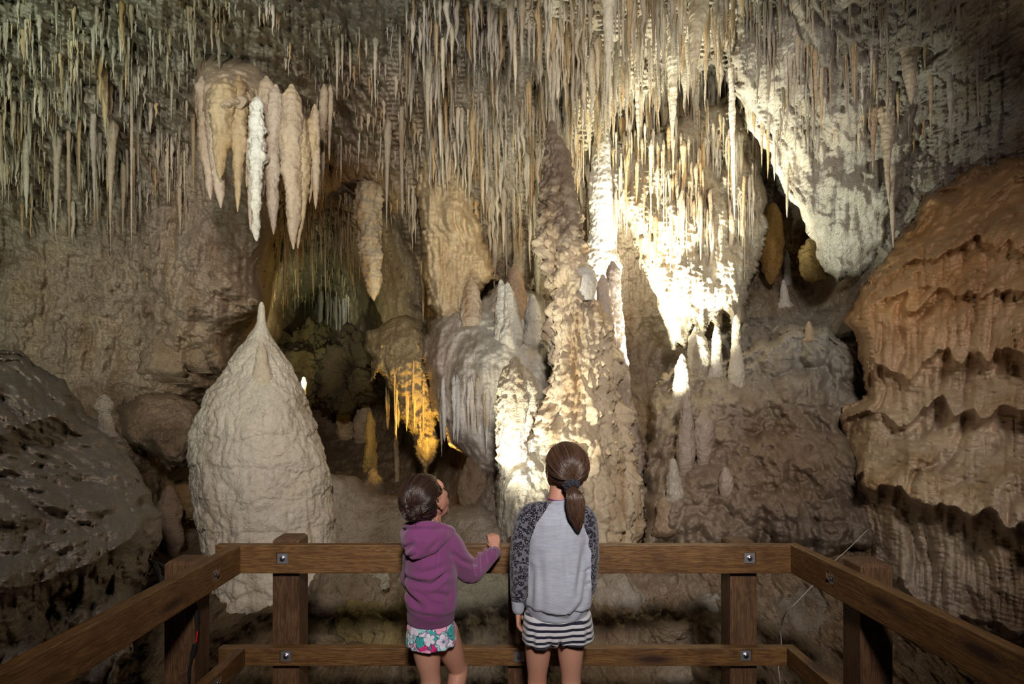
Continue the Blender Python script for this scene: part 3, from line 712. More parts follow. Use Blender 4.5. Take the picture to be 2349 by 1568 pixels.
stalagmite('blunt round-topped stalagmite lit bright on its left, beside the tall spire', [(833,1170,1196),(842,1158,1210),(860,1148,1220),(890,1142,1226),(930,1138,1230),(970,1140,1222),(1010,1142,1212),(1050,1146,1214),(1110,1160,1206)], 4.95, (0.64,0.56,0.42), lump_rel(.05, 7, dr=.05, fine=.03), mat='rock', seg=150, sink=.45)
# bright column behind the tall spire
stalagmite('glowing white column behind the tall spire, joining ceiling and slope', [(300,1372,1398),(340,1360,1404),(400,1352,1410),(470,1350,1410),(540,1352,1412),(575,1340,1412),(620,1330,1420),(680,1350,1424),(740,1380,1430),(800,1400,1424)], 6.3, (0.78,0.76,0.68), lump_rel(.022, 5, ring=.008), mat='flow', seg=110, name='dripstone_column')

P_ = [  # label, prof, Y, tint, mat
 ('white twin-peaked stalagmite on the mound, its left peak', [(644,1146,1152),(660,1142,1162),(700,1138,1168),(745,1134,1180),(780,1130,1190)], 5.95, (0.62,0.61,0.56), 'flow'),
 ('white twin-peaked stalagmite on the mound, its fatter right peak', [(652,1160,1168),(670,1158,1178),(710,1156,1188),(760,1152,1196),(800,1150,1200)], 6.0, (0.60,0.59,0.54), 'flow'),
 ('small white stalagmite nearest the tall spire on the mound', [(680,1216,1226),(695,1212,1234),(720,1204,1240),(760,1200,1244),(800,1200,1246)], 5.95, (0.60,0.58,0.52), 'flow'),
 ('thin brown ringed stalagmite behind the white twin peaks', [(608,1176,1184),(630,1168,1198),(680,1164,1206),(740,1164,1208)], 6.35, (0.36,0.26,0.18), 'drip'),
 ('brown ringed stalagmite between the fluted curtain and white mound', [(640,1076,1086),(660,1068,1096),(700,1062,1104),(750,1060,1108)], 6.2, (0.52,0.42,0.31), 'drip'),
 ('plump pale stalagmite on top of the brown slope', [(757,1590,1606),(775,1580,1616),(810,1578,1624),(840,1582,1622),(870,1590,1616)], 5.75, (0.62,0.57,0.46), 'rock'),
 ('white finger stalagmite, leftmost pair on the slope below the bright curtain', [(752,1638,1648),(770,1634,1654),(800,1632,1654),(840,1626,1656),(870,1624,1660)], 5.65, (0.60,0.56,0.47), 'flow'),
 ('tall white finger stalagmite below the right end of the bright curtain', [(728,1684,1694),(745,1680,1698),(780,1678,1698),(820,1676,1702),(860,1672,1706),(890,1668,1710)], 5.6, (0.64,0.60,0.50), 'flow'),
 ('small pale cone stalagmite near the dark gap on the slope', [(815,1562,1568),(840,1552,1574),(880,1548,1580),(920,1542,1584)], 5.7, (0.56,0.50,0.40), 'rock'),
 ('long smooth grey-mauve stalagmite standing on the brown slope', [(912,1566,1580),(930,1560,1588),(980,1558,1590),(1040,1554,1592),(1090,1560,1588)], 5.2, (0.46,0.39,0.32), 'flow'),
 ('bulbous mauve stalagmite right of the long smooth one', [(945,1610,1622),(965,1600,1634),(1000,1594,1636),(1030,1596,1630),(1070,1604,1626)], 5.15, (0.46,0.39,0.32), 'flow'),
 ('white-tipped small stalagmite low on the slope', [(1060,1536,1550),(1080,1534,1558),(1110,1530,1564),(1150,1530,1570)], 4.9, (0.54,0.49,0.42), 'flow'),
 ('squat round stalagmite low on the slope', [(1080,1656,1672),(1095,1650,1680),(1115,1650,1680),(1140,1654,1676)], 4.8, (0.44,0.36,0.30), 'flow'),
 ('fat warty stalagmite low on the slope above the railing', [(1136,1664,1684),(1150,1654,1696),(1180,1644,1706),(1220,1638,1712),(1260,1636,1714)], 4.6, (0.42,0.35,0.29), 'popcorn'),
 ('orange-brown stub low on the slope behind the railing', [(1145,1516,1528),(1155,1508,1538),(1180,1506,1544),(1220,1500,1550)], 4.75, (0.42,0.31,0.21), 'flow'),
 ('small grey knob stalagmite behind the taller girl near the railing', [(1140,1398,1412),(1155,1390,1426),(1185,1386,1434),(1240,1380,1440)], 4.6, (0.38,0.33,0.29), 'flow'),
 ('white wet stalagmite in the right recess', [(645,1794,1800),(665,1791,1806),(690,1788,1810),(704,1782,1822)], 6.2, (0.62,0.60,0.55), 'flow'),
 ('thin pale stalagmite deep in the right recess', [(577,1802,1808),(600,1799,1813),(630,1798,1814),(660,1796,1816)], 6.7, (0.46,0.43,0.40), 'flow'),
 ('small tan cone stalagmite on the grey ledge at right', [(739,1852,1858),(755,1848,1864),(782,1844,1870)], 5.45, (0.48,0.38,0.25), 'flow'),
 ('leaning brown stalagmite in the deep recess', [(896,782,788),(910,776,796),(950,772,806),(990,774,812),(1010,778,814)], 8.3, (0.50,0.38,0.22), 'rock'),
 ('tall narrow brown stalagmite in the deep recess, dark twin of the amber one', [(886,822,828),(905,822,840),(940,814,850),(980,812,852),(1020,812,848)], 8.0, (0.46,0.35,0.21), 'rock'),
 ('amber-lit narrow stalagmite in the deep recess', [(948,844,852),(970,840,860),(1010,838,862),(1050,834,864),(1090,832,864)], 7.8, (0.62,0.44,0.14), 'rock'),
 ('round brown boulder-like stub in the deep recess', [(1086,842,866),(1095,836,876),(1120,834,880),(1150,836,880)], 7.2, (0.26,0.20,0.13), 'rock'),
 ('thin brown column standing from floor to fringe in the deep recess', [(990,906,912),(1030,904,914),(1060,904,916),(1110,906,916)], 7.6, (0.40,0.30,0.18), 'drip'),
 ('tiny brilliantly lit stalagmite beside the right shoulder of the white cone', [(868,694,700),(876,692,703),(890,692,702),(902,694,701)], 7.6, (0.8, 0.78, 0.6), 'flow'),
 ('mushroom-topped pale stalagmite on the left flowstone mound', [(914,232,248),(922,226,254),(935,224,256),(944,230,252),(958,228,256),(980,226,258),(1000,222,264)], 3.75, (0.34,0.29,0.24), 'popcorn'),
 ('brown knob stalagmite on the left wall above the ledge', [(752,356,372),(765,350,384),(790,346,396),(815,332,410),(850,326,412)], 5.05, (0.36,0.28,0.19), 'rock'),
 ('smaller brown knob stalagmite on the left wall nearer the white cone', [(760,440,452),(775,436,458),(810,430,468),(840,428,472)], 5.1, (0.36,0.28,0.19), 'rock'),
]
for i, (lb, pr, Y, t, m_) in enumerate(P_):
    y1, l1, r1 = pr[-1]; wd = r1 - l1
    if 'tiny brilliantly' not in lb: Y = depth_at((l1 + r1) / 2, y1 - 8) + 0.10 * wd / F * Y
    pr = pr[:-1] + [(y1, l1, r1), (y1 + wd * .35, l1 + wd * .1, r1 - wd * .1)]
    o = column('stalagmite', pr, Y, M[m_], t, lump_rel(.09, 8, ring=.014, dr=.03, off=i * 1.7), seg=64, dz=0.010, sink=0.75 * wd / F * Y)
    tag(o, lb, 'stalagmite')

# ------------------------------------------------------------------ the great stalactite cluster at upper left
PL = [(440,118),(470,108),(520,122),(560,140),(600,160),(640,196),(658,240),(700,262),(745,300),(748,330),(715,318),(690,300),(650,262),(615,268),(590,240),(560,262),(520,268),(480,270),(455,262),(444,200)]
mass('flowstone_shield', 'tan ledge-like rock shield at upper left from which the giant stalactites hang', 'rock', PL,
    [(440,118,4.3),(520,122,4.35),(640,200,4.4),(745,300,4.5),(460,255,3.80),(560,262,3.70),(620,262,3.74),(700,310,3.86),(540,200,3.86)],
    (0.44, 0.35, 0.26), M['flow'], lambda P: 0.06 * fbm(P, 2.5, 3) + 0.035 * drips(P, 9) + 0.02 * fbm(P, 16, 3), R=34, T=0.5, edge=4)
BEIGE = (0.43, 0.34, 0.25); PKB = (0.42, 0.34, 0.28); GOLD = (0.45, 0.35, 0.22)
G_ = [ # px, y0, y1, w, Y, tint, lean, label
 (466,200,458,44,4.02,PKB,14,'pinkish giant stalactite, leftmost of the upper left cluster'),
 (492,220,478,48,3.94,PKB,12,'pinkish giant stalactite second from left in the upper left cluster'),
 (513,210,410,66,3.86,GOLD,-4,'wide golden stalactite in front of the left end of the cluster'),
 (546,200,486,40,3.90,GOLD,2,'golden pointed stalactite just left of the white one'),
 (572,230,430,26,3.98,GOLD,-4,'narrow golden stalactite tucked behind the white one'),
 (578,330,528,26,3.92,PKB,-2,'grey-pink stalactite touching the left side of the white one'),
 (610,200,452,40,4.00,BEIGE,-4,'brown stalactite just right of the white one'),
 (632,220,538,48,3.92,PKB,-6,'long blunt pinkish stalactite right of the white one'),
 (672,220,572,58,3.90,BEIGE,-3,'broad beige stalactite right of the long blunt one'),
 (690,280,570,44,3.96,GOLD,-6,'golden beige stalactite fused to the broad beige one'),
 (712,290,466,32,4.05,GOLD,0,'short golden stalactite near the right end of the cluster'),
 (724,262,480,30,4.06,BEIGE,-2,'slim beige stalactite near the right end of the cluster'),
 (742,215,416,20,4.78,BEIGE,-1,'slender brown stalactite at the right end of the cluster'),
 (757,215,370,13,4.85,BEIGE,-1,'small blunt stalactite right of the whole cluster'),
]
for px, y0, y1, w, Y, t, ln, lb in G_:
    tag(stalactite(px, y0 - 20, y1, w * 1.12, Y, t, ln, M['drip'], power=0.55, rough=0.9, seg=52, drop=True), lb, 'stalactite', 'giant stalactites of the upper left cluster')
whi = column('stalactite', [(238,578,602),(262,574,604),(300,574,610),(340,574,612),(370,577,608),(400,578,605),(440,578,600),(480,578,597),(520,577,595),(548,584,592),(553,587,590)], 3.8, M['flow'], (0.80, 0.80, 0.74),
             lambda P, r: np.minimum(r, .05) * (0.5 * fbm(P, 9, 2) + 0.25 * gnoise(P * np.array([3, 3, 60.])) + .2 * fbm(P, 30, 2)), seg=60, dz=0.006)
tag(whi, 'bright white giant stalactite in the middle of the upper left cluster', 'stalactite', 'giant stalactites of the upper left cluster')

# ------------------------------------------------------------------ single stalactites that stand out
Wt = (0.72, 0.68, 0.56)
N_ = [
 (848,430,690,70,5.6,(0.54,0.46,0.32),6,.38,'long smooth pale tusk stalactite hanging before the deep recess'),
 (1395,60,250,30,4.75,Wt,-2,.8,'white stalactite hanging above the tall spire, right of its tip'),
 (1600,0,222,42,4.9,Wt,-8,.8,'long white stalactite in the top middle, rooted at the upper edge'),
 (1545,150,345,32,5.3,Wt,-4,.8,'white tapering stalactite above the bright curtain'),
 (1574,240,405,26,5.2,Wt,-6,.8,'slim white stalactite above the bright curtain, right of the tapering one'),
 (1536,130,335,26,5.35,CREAM,6,.8,'cream stalactite above the bright curtain'),
 (1678,200,505,17,5.15,(0.80,0.78,0.70),6,.6,'very long thin white stalactite before the right part of the bright curtain'),
 (1655,0,112,20,4.9,GREY,2,.8,'grey stalactite over the dark hollow at the top'),
 (1642,0,90,14,4.9,GREY,0,.8,'thin grey stalactite over the dark hollow at the top'),
 (1085+992,0,240,46,4.15,(0.48,0.40,0.30),12,.5,'fat blunt tan stalactite hanging at upper right'),
 (2030,300,480,40,4.5,(0.46,0.38,0.28),12,1.0,'funnel-shaped stalactite with a thin yellow tip at upper right'),
 (2046,440,570,18,4.7,(0.46,0.41,0.34),2,.7,'slim stalactite below the funnel-shaped one'),
 (2002,330,396,22,4.55,(0.44,0.34,0.25),2,.8,'ringed brown stalactite left of the funnel-shaped one'),
 (2135,210,312,12,4.2,(0.46,0.37,0.26),0,.7,'small banded stalactite at far upper right'),
 (2178,180,302,16,4.1,(0.40,0.36,0.32),2,.8,'short grey stalactite at far upper right'),
 (2244,190,286,10,3.95,(0.40,0.36,0.32),0,.6,'thin grey stalactite nearest the right edge'),
 (1805,390,500,11,5.0,Wt,1,.5,'thin white stalactite over the right recess'),
 (1776,330,415,10,5.0,Wt,0,.6,'short white stalactite over the right recess'),
 (1748,320,385,11,5.0,(0.5,0.42,0.3),0,.7,'beaded brown stalactite at the left rim of the right recess'),
 (1762,355,410,10,5.05,(0.58,0.42,0.2),-1,.8,'yellow-tipped stalactite over the right recess'),
 (130,330,540,18,4.4,(0.42,0.36,0.27),-2,.7,'long tapering stalactite at far left hanging lowest'),
 (256,330,580,26,4.5,(0.44,0.37,0.28),-2,1.2,'long thin-tipped stalactite left of the giant cluster'),
 (302,300,560,8,4.5,(0.42,0.34,0.26),0,.4,'thread-thin stalactite left of the giant cluster'),
 (60,300,500,16,4.2,GREEN,0,.6,'pale green-grey stalactite at far left'),
 (214,310,485,16,4.4,GREY,2,.7,'grey stalactite between the two long ones at left'),
 (282,400,540,12,4.5,TAN,0,.6,'brown stalactite just right of the thin-tipped one'),
 (158,400,555,10,4.4,TAN,0,.5,'slim brown stalactite beside the lowest one at far left'),
 (443,600-290,445,12,4.9,TAN,0,.6,'thin shaded stalactite behind the left edge of the giant cluster'),
 (412,560-70,600-60,12,5.0,TAN,1,.7,'small brown stalactite on the left wall below the giant cluster'),
 (240,230,300,20,4.2,(0.48,0.38,0.22),0,.6,'short ringed yellowish stalactite at upper left'),
 (981,120,315,26,5.0,(0.44,0.39,0.30),2,.9,'grey-tan stalactite left of the top of the fluted curtain'),
 (944,150,280,22,5.0,(0.40,0.36,0.30),-2,.8,'forked grey stalactite in the dark cleft of the middle ceiling'),
 (922,340,500,14,5.5,(0.38,0.32,0.25),0,.5,'slim dark stalactite before the middle cleft'),
 (888,400,525,18,5.5,(0.38,0.32,0.25),0,.8,'dark pointed stalactite right of the pale tusk'),
 (905,860,955,5,6.35,(0.46,0.33,0.15),0,.5,'thin amber stalactite under the hanging amber rock'),
 (970,615,740,13,6.1,(0.60,0.42,0.20),0,.8,'amber-lit stalactite above the hanging amber rock'),
 (734,672,800,13,8.0,(0.78,0.74,0.55),2,.3,'brightest yellow-white stalactite glowing in the deep chamber'),  # high tint of this chamber fringe carries part of the lamp glow
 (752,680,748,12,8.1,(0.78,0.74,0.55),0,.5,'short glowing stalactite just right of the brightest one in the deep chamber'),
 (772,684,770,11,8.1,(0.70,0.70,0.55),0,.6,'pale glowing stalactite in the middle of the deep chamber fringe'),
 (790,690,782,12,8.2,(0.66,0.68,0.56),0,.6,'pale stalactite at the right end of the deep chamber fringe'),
 (1185,560,720,26,6.2,(0.46,0.40,0.28),4,.7,'tan stalactite above the white twin peaks'),
 (1232,560,720,22,6.3,(0.52,0.46,0.34),2,.6,'cream stalactite behind the left flank of the tall spire'),
 (1135,540,660,24,6.2,(0.42,0.34,0.25),0,.7,'brown stalactite above and left of the white twin peaks'),
]
def root(px, y0, Y, w):
    y = y0
    while y > max(-240, y0 - 130):
        if depth_at(px, y) < Y - 0.02: return y - 5, Y
        y -= 5
    Y = depth_at(px, y0) - 0.3 * w / F * Y
    y = y0
    while y > y0 - 60 and depth_at(px, y) > Y - 0.03: y -= 4
    return y - 4, Y
for px, y0, y1, w, Y, t, ln, pw, lb in N_:
    y0, Y = root(px, y0, Y, w)
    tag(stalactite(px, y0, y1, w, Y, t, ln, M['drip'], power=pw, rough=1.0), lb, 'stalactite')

# ------------------------------------------------------------------ crowds of small stalactites
def crowd(n, box, ln, w, tint, label, group, seed, sheet=None, test=None, pull=0.05, yspan=0.10):
    r = random.Random(seed); k = 0; sheet = sheet or shell; made = []
    rows = [(r.uniform(box[1], box[3]), r.uniform(.002, .010), r.uniform(0, 6), r.uniform(8, 30)) for _ in range(max(2, n // 9))]
    while k < n:
        b = r.choice(rows)
        x = r.uniform(box[0], box[2]); y = b[0] + b[3] * math.sin(x * b[1] + b[2]) + r.gauss(0, 8)
        if test and not test(x, y): 
            continue
        q = r.random() ** 1.6; l = (ln[0] + (ln[1] - ln[0]) * q) * r.uniform(.7, 1.1); ww = (w[0] + (w[1] - w[0]) * q) * r.uniform(.85, 1.7)
        Y = min(sheet.depth(x, y), sheet.depth(x - ww / 2, y), sheet.depth(x + ww / 2, y)) - pull * r.random()
        f = r.uniform(.8, 1.12); oc = (1.06, .89, .66) if r.random() < .2 else (1, 1, 1); t = tuple(c * f * o_ for c, o_ in zip(tint, oc))
        yr = y
        while yr > y - 70 and sheet.depth(x, yr) > Y - 0.03: yr -= 4
        o = stalactite(x, yr - 4, y + l, ww, Y, t, r.uniform(-2, 2), M['drip'], power=r.uniform(.4, .8), seg=12, seed=seed, flare=r.uniform(.5, 1.2) if pull > 0 else 0, rough=1.3, drop=pull < 0)
        tag(o, label, 'stalactite', group); k += 1; made.append((x, o))
    if n <= 12:
        W_ = 'leftmost,second from left,third from left,fourth from left,fifth from left,sixth from left,sixth from right,fifth from right,fourth from right,third from right,second from right,rightmost'.split(',')
        for (x, o), w_ in zip(sorted(made, key=lambda q: q[0]), W_): o['label'] = label + ', ' + w_
ncl = lambda x, y: not (430 < x < 770 and y > 90)
crowd(34, (0, 260, 430, 440), (60, 150), (6, 12), (0.42, 0.36, 0.27), 'small thin grey-brown stalactite hanging in the crowded rows at far left', 'thin stalactites of the left ceiling rows', 201, test=ncl)
crowd(20, (0, 20, 620, 240), (40, 110), (5, 9), (0.38, 0.34, 0.26), 'small dim stalactite on the sloping upper left ceiling', 'thin stalactites of the upper left ceiling', 202, test=ncl)
crowd(18, (770, 80, 960, 420), (50, 130), (7, 13), (0.40, 0.35, 0.28), 'small grey stalactite on the middle ceiling left of the fluted curtain', 'grey stalactites of the middle ceiling', 203)
crowd(20, (640, 440, 850, 620), (50, 150), (6, 12), (0.28, 0.20, 0.12), 'dark brown stalactite fringing the top of the deep recess', 'dark stalactites over the deep recess', 204)
crowd(36, (1000, 40, 1420, 420), (70, 200), (8, 16), (0.62, 0.55, 0.42), 'cream stalactite hanging in the dense curtain around the tip of the tall spire', 'cream stalactites around the tall spire', 205, test=lambda x, y: not (1235 < x < 1320 and y > 150))
crowd(34, (1420, 20, 1660, 330), (80, 220), (8, 18), (0.66, 0.60, 0.48), 'pale stalactite hanging in the dense rows above the bright curtain', 'pale stalactites above the bright curtain', 206)
crowd(16, (1420, 330, 1720, 470), (60, 140), (6, 12), (0.72, 0.66, 0.52), 'small bright drip stalactite on the face of the bright curtain', 'drips on the bright curtain', 207, sheet=curtain)
crowd(20, (1720, 60, 2060, 460), (50, 140), (7, 14), (0.56, 0.50, 0.42), 'small frosted stalactite on the hanging rock at upper right', 'frosted stalactites of the right hanging rock', 208, sheet=hang)
crowd(18, (730, 680, 800, 700), (25, 70), (4, 7), (0.66, 0.64, 0.48), 'small glowing stalactite in the far chamber', 'glowing fringe of the far chamber', 209)
crowd(12, (1000, 930, 1150, 1000), (40, 90), (9, 14), (0.50, 0.47, 0.42), 'grey-white stalactite on the white mound', 'stalactites under the white mound', 210, sheet=mound, pull=-0.02, test=lambda x, y: y < 990 + (x - 1000) * .4)
crowd(12, (860, 860, 975, 960), (30, 80), (4, 7), (0.60, 0.44, 0.20), 'thin amber stalactite on the amber rock', 'amber fringe', 211, sheet=amber, pull=-0.01)

# the rest of the drip stones, too many to count
def throng(name, n, box, ln, w, seed, label, test=None, sheet=None, fac=(.75, 1.2)):
    r = random.Random(seed); sheet = sheet or shell; items = []
    while len(items) < n:
        x = r.uniform(box[0], box[2]); y = r.uniform(box[1], box[3])
        if test and not test(x, y): continue
        if gnoise(np.array([[x / 90, y / 55, seed]]))[0] < 0.02 and r.random() < .9: continue
        q = r.random() ** 2.2
        l = (ln[0] + (ln[1] - ln[0]) * q) * r.uniform(.7, 1.15); ww = (w[0] + (w[1] - w[0]) * q) * r.uniform(.7, 1.4)
        Y = sheet.depth(x, y) - r.uniform(0.0, 0.05)
        yr = y - 6
        while yr > y - 50 and sheet.depth(x, yr) > Y: yr -= 5
        j = min(max(int((y - shell.qy[0]) / 2.4), 0), tg.shape[0] - 1); i = min(max(int((x - shell.qx[0]) / 2.4), 0), tg.shape[1] - 1)
        f = r.uniform(*fac)
        oc = np.array([1.06, .88, .62]) if r.random() < .16 else np.ones(3)      # iron-stained ones
        items.append((x, yr, y + l, ww, Y, tuple(tg[j, i] * f * oc)))
    return batch_spikes(name, items, M['drip'], label=label, cat='stalactites')
throng('thin_stalactites', 560, (-60, 0, 660, 470), (12, 90), (4, 11), 301, 'countless hair-thin stalactites bristling over the upper left ceiling', test=ncl)
tk = lambda x, y: not (805 < x < 895 and y > 400)
throng('thin_stalactites', 560, (930, -20, 1260, 520), (20, 150), (4, 14), 302, 'countless thin drip stones over the middle ceiling left of the tall spire')
throng('thin_stalactites', 260, (640, 60, 960, 520), (12, 60), (4, 9), 306, 'short scattered drip stones on the bare middle ceiling right of the giant cluster', test=tk)
throng('thin_stalactites', 1000, (1230, -40, 1740, 420), (20, 170), (4, 16), 303, 'countless thin drip stones crowding the ceiling above the bright curtain')
throng('thin_stalactites', 330, (630, 440, 860, 570), (20, 80), (3, 8), 304, 'dark fringe of drip stones over the deep recess', fac=(.5, .9), test=tk)
throng('thin_stalactites', 190, (1700, -40, 2280, 330), (20, 120), (4, 11), 305, 'scattered drip stones on the hanging rock at upper right', sheet=hang, test=lambda x, y: hang.edge[min(int((y - hang.qy[0]) / 3), hang.edge.shape[0] - 1), min(int((x - hang.qx[0]) / 3), hang.edge.shape[1] - 1)] > 10)

throng('thin_stalactites', 210, (1405, 250, 1735, 560), (30, 150), (4, 12), 307, 'crowded bright drips covering the face of the bright curtain', sheet=curtain, fac=(.95, 1.35), test=lambda x, y: curtain.edge[min(int((y - curtain.qy[0]) / 3), curtain.edge.shape[0] - 1), min(int((x - curtain.qx[0]) / 3), curtain.edge.shape[1] - 1)] > 8)
throng('thin_stalactites', 90, (625, 600, 815, 690), (14, 60), (3, 6), 308, 'fine pale fringe over the far chamber', fac=(1.1, 1.6))  # tint raised so the fringe looks lit

# ------------------------------------------------------------------ the viewing platform: deck and wooden railing
def wood_material(name, c1, c2, rough=0.5, upright=False):
    m, nt, N, L, B = nodes_of(name)
    oi = N.new('ShaderNodeObjectInfo')
    tc = N.new('ShaderNodeTexCoord'); ad = N.new('ShaderNodeVectorMath'); ad.operation = 'ADD'
    sc = N.new('ShaderNodeVectorMath'); sc.operation = 'SCALE'; cb = N.new('ShaderNodeCombineXYZ')
    for k in range(3): L.new(oi.outputs['Random'], cb.inputs[k])
    L.new(cb.outputs[0], sc.inputs[0]); sc.inputs['Scale'].default_value = 9
    src = tc.outputs['Object']
    if upright:                                   # grain runs up the post
        s_ = N.new('ShaderNodeSeparateXYZ'); q_ = N.new('ShaderNodeCombineXYZ'); L.new(src, s_.inputs[0])
        L.new(s_.outputs['Z'], q_.inputs['X']); L.new(s_.outputs['Y'], q_.inputs['Y']); L.new(s_.outputs['X'], q_.inputs['Z']); src = q_.outputs[0]
    L.new(src, ad.inputs[0]); L.new(sc.outputs[0], ad.inputs[1])
    def mp(s):
        q = N.new('ShaderNodeMapping'); L.new(ad.outputs[0], q.inputs['Vector']); q.inputs['Scale'].default_value = s; return q.outputs['Vector']
    vo = N.new('ShaderNodeTexVoronoi'); L.new(mp((2.1, 4.0, 9.0)), vo.inputs['Vector']); vo.inputs['Scale'].default_value = 1.0
    kn = ramp(N, L, vo.outputs['Distance'], [(0.10, (1, 1, 1)), (0.16, (0.5, 0.5, 0.5)), (0.26, (0, 0, 0))])
    warp = math_node(N, L, 'MULTIPLY', math_node(N, L, 'MULTIPLY', kn, 1.0), 0.35)
    n = noise_node(N, L, mp((0.9, 9, 9)), 2.2, 5, 0.6)
    rings = math_node(N, L, 'SINE', math_node(N, L, 'MULTIPLY', math_node(N, L, 'ADD', n, warp), 70))
    rings = math_node(N, L, 'MULTIPLY_ADD', rings, 0.5, 0.5)
    g = noise_node(N, L, mp((1.5, 60, 60)), 2.5, 5, 0.7)
    c = mix(N, L, 'MIX', rings, c1, c2)
    gr = ramp(N, L, g, [(0.3, (0.55, 0.50, 0.45)), (0.6, (1.1, 1.1, 1.1))])
    c = mix(N, L, 'MULTIPLY', 0.8, c, gr)
    st = ramp(N, L, noise_node(N, L, mp((1, 1, 1)), 3.5, 5, 0.65), [(0.35, (0.45, 0.38, 0.34)), (0.55, (1, 1, 1))])
    c = mix(N, L, 'MULTIPLY', 0.7, c, st)
    c = mix(N, L, 'MIX', kn, c, (0.035, 0.014, 0.007))
    L.new(c, B.inputs['Base Color'])
    B.inputs['Roughness'].default_value = rough
    bp = N.new('ShaderNodeBump'); L.new(math_node(N, L, 'ADD', g, math_node(N, L, 'MULTIPLY', rings, 0.3)), bp.inputs['Height'])
    bp.inputs['Strength'].default_value = 0.35; bp.inputs['Distance'].default_value = 0.003
    L.new(bp.outputs['Normal'], B.inputs['Normal'])
    return m
M['wood'] = wood_material('stained_pine', (0.20, 0.105, 0.034), (0.115, 0.055, 0.018))
M['post'] = wood_material('weathered_post', (0.145, 0.078, 0.034), (0.080, 0.038, 0.017), 0.6, True)
def simple(name, col, rough=0.5, metal=0.0, bump=None, spec=0.5):
    m, nt, N, L, B = nodes_of(name)
    v = mapping(N, L, (1, 1, 1)); n = noise_node(N, L, v, bump[0] if bump else 30, 4)
    c = mix(N, L, 'MULTIPLY', 0.35, col, ramp(N, L, n, [(0.3, (0.6, 0.6, 0.6)), (0.6, (1.1, 1.1, 1.1))]))
    L.new(c, B.inputs['Base Color']); B.inputs['Roughness'].default_value = rough; B.inputs['Metallic'].default_value = metal
    B.inputs['Specular IOR Level'].default_value = spec
    if bump:
        bp = N.new('ShaderNodeBump'); L.new(n, bp.inputs['Height']); bp.inputs['Strength'].default_value = bump[1]; bp.inputs['Distance'].default_value = bump[2]
        L.new(bp.outputs['Normal'], B.inputs['Normal'])
    return m
M['zinc'] = simple('galvanised_steel', (0.50, 0.52, 0.56), 0.42, 0.9, (180, 0.3, 0.001))
M['bolt'] = simple('bolt_steel', (0.62, 0.60, 0.66), 0.25, 1.0, (90, 0.2, 0.001))
M['black'] = simple('black_rubber', (0.012, 0.012, 0.014), 0.45)
M['white_cable'] = simple('white_cable_sheath', (0.38, 0.37, 0.34), 0.45)
M['red_wire'] = simple('red_wire_sheath', (0.55, 0.01, 0.02), 0.4)

def eval_mesh(o):
    dg = bpy.context.evaluated_depsgraph_get(); dg.update()
    return bpy.data.meshes.new_from_object(o.evaluated_get(dg))

def boxm(name, sx, sy, sz, mat, loc=(0, 0, 0), rz=0, parent=None, bev=0.004, cuts=(), chamfer=0):
    bm = bmesh.new(); bmesh.ops.create_cube(bm, size=1)
    for v in bm.verts: v.co = Vector((v.co.x * sx, v.co.y * sy, v.co.z * sz))
    if chamfer:
        top = [e for e in bm.edges if all(v.co.z > 0 for v in e.verts)]
        bmesh.ops.bevel(bm, geom=top, offset=chamfer, segments=1, affect='EDGES')
    if bev: bmesh.ops.bevel(bm, geom=bm.edges[:], offset=bev, segments=2, affect='EDGES', profile=0.6)
    me = bpy.data.meshes.new(name); bm.to_mesh(me); bm.free()
    o = bpy.data.objects.new(name, me); C.objects.link(o); me.materials.append(mat)
    for c in cuts:                                          # sunken square pockets
        bm = bmesh.new(); bmesh.ops.create_cube(bm, size=1)
        for v in bm.verts: v.co = Vector((v.co.x * c[3] + c[0], v.co.y * c[4] + c[1], v.co.z * c[5] + c[2]))
        cm = bpy.data.meshes.new('cut'); bm.to_mesh(cm); bm.free(); co = bpy.data.objects.new('cut', cm); C.objects.link(co)
        md = o.modifiers.new('b', 'BOOLEAN'); md.operation = 'DIFFERENCE'; md.object = co; md.solver = 'EXACT'
        nm = eval_mesh(o); o.modifiers.clear(); o.data = nm; nm.name = name
        bpy.data.objects.remove(co)
    o.location = loc; o.rotation_euler = (0, 0, rz)
    if parent: o.parent = parent
    return o

def cyl(name, r, h, mat, loc, rot=(0, 0, 0), parent=None, seg=20, dome=False):
    bm = bmesh.new()
    if dome:
        bmesh.ops.create_uvsphere(bm, u_segments=seg, v_segments=12, radius=r)
        for v in bm.verts: v.co.z *= h / r
    else:
        bmesh.ops.create_cone(bm, cap_ends=True, segments=seg, radius1=r, radius2=r, depth=h)
        bmesh.ops.bevel(bm, geom=[e for e in bm.edges if len(e.link_faces) == 2 and e.calc_face_angle(0) > 1], offset=min(r, h) * .15, segments=2, affect='EDGES')
    me = bpy.data.meshes.new(name); bm.to_mesh(me); bm.free()
    for p in me.polygons: p.use_smooth = dome
    me.materials.append(mat)
    o = bpy.data.objects.new(name, me); C.objects.link(o); o.location = loc; o.rotation_euler = rot
    if parent: o.parent = parent
    return o

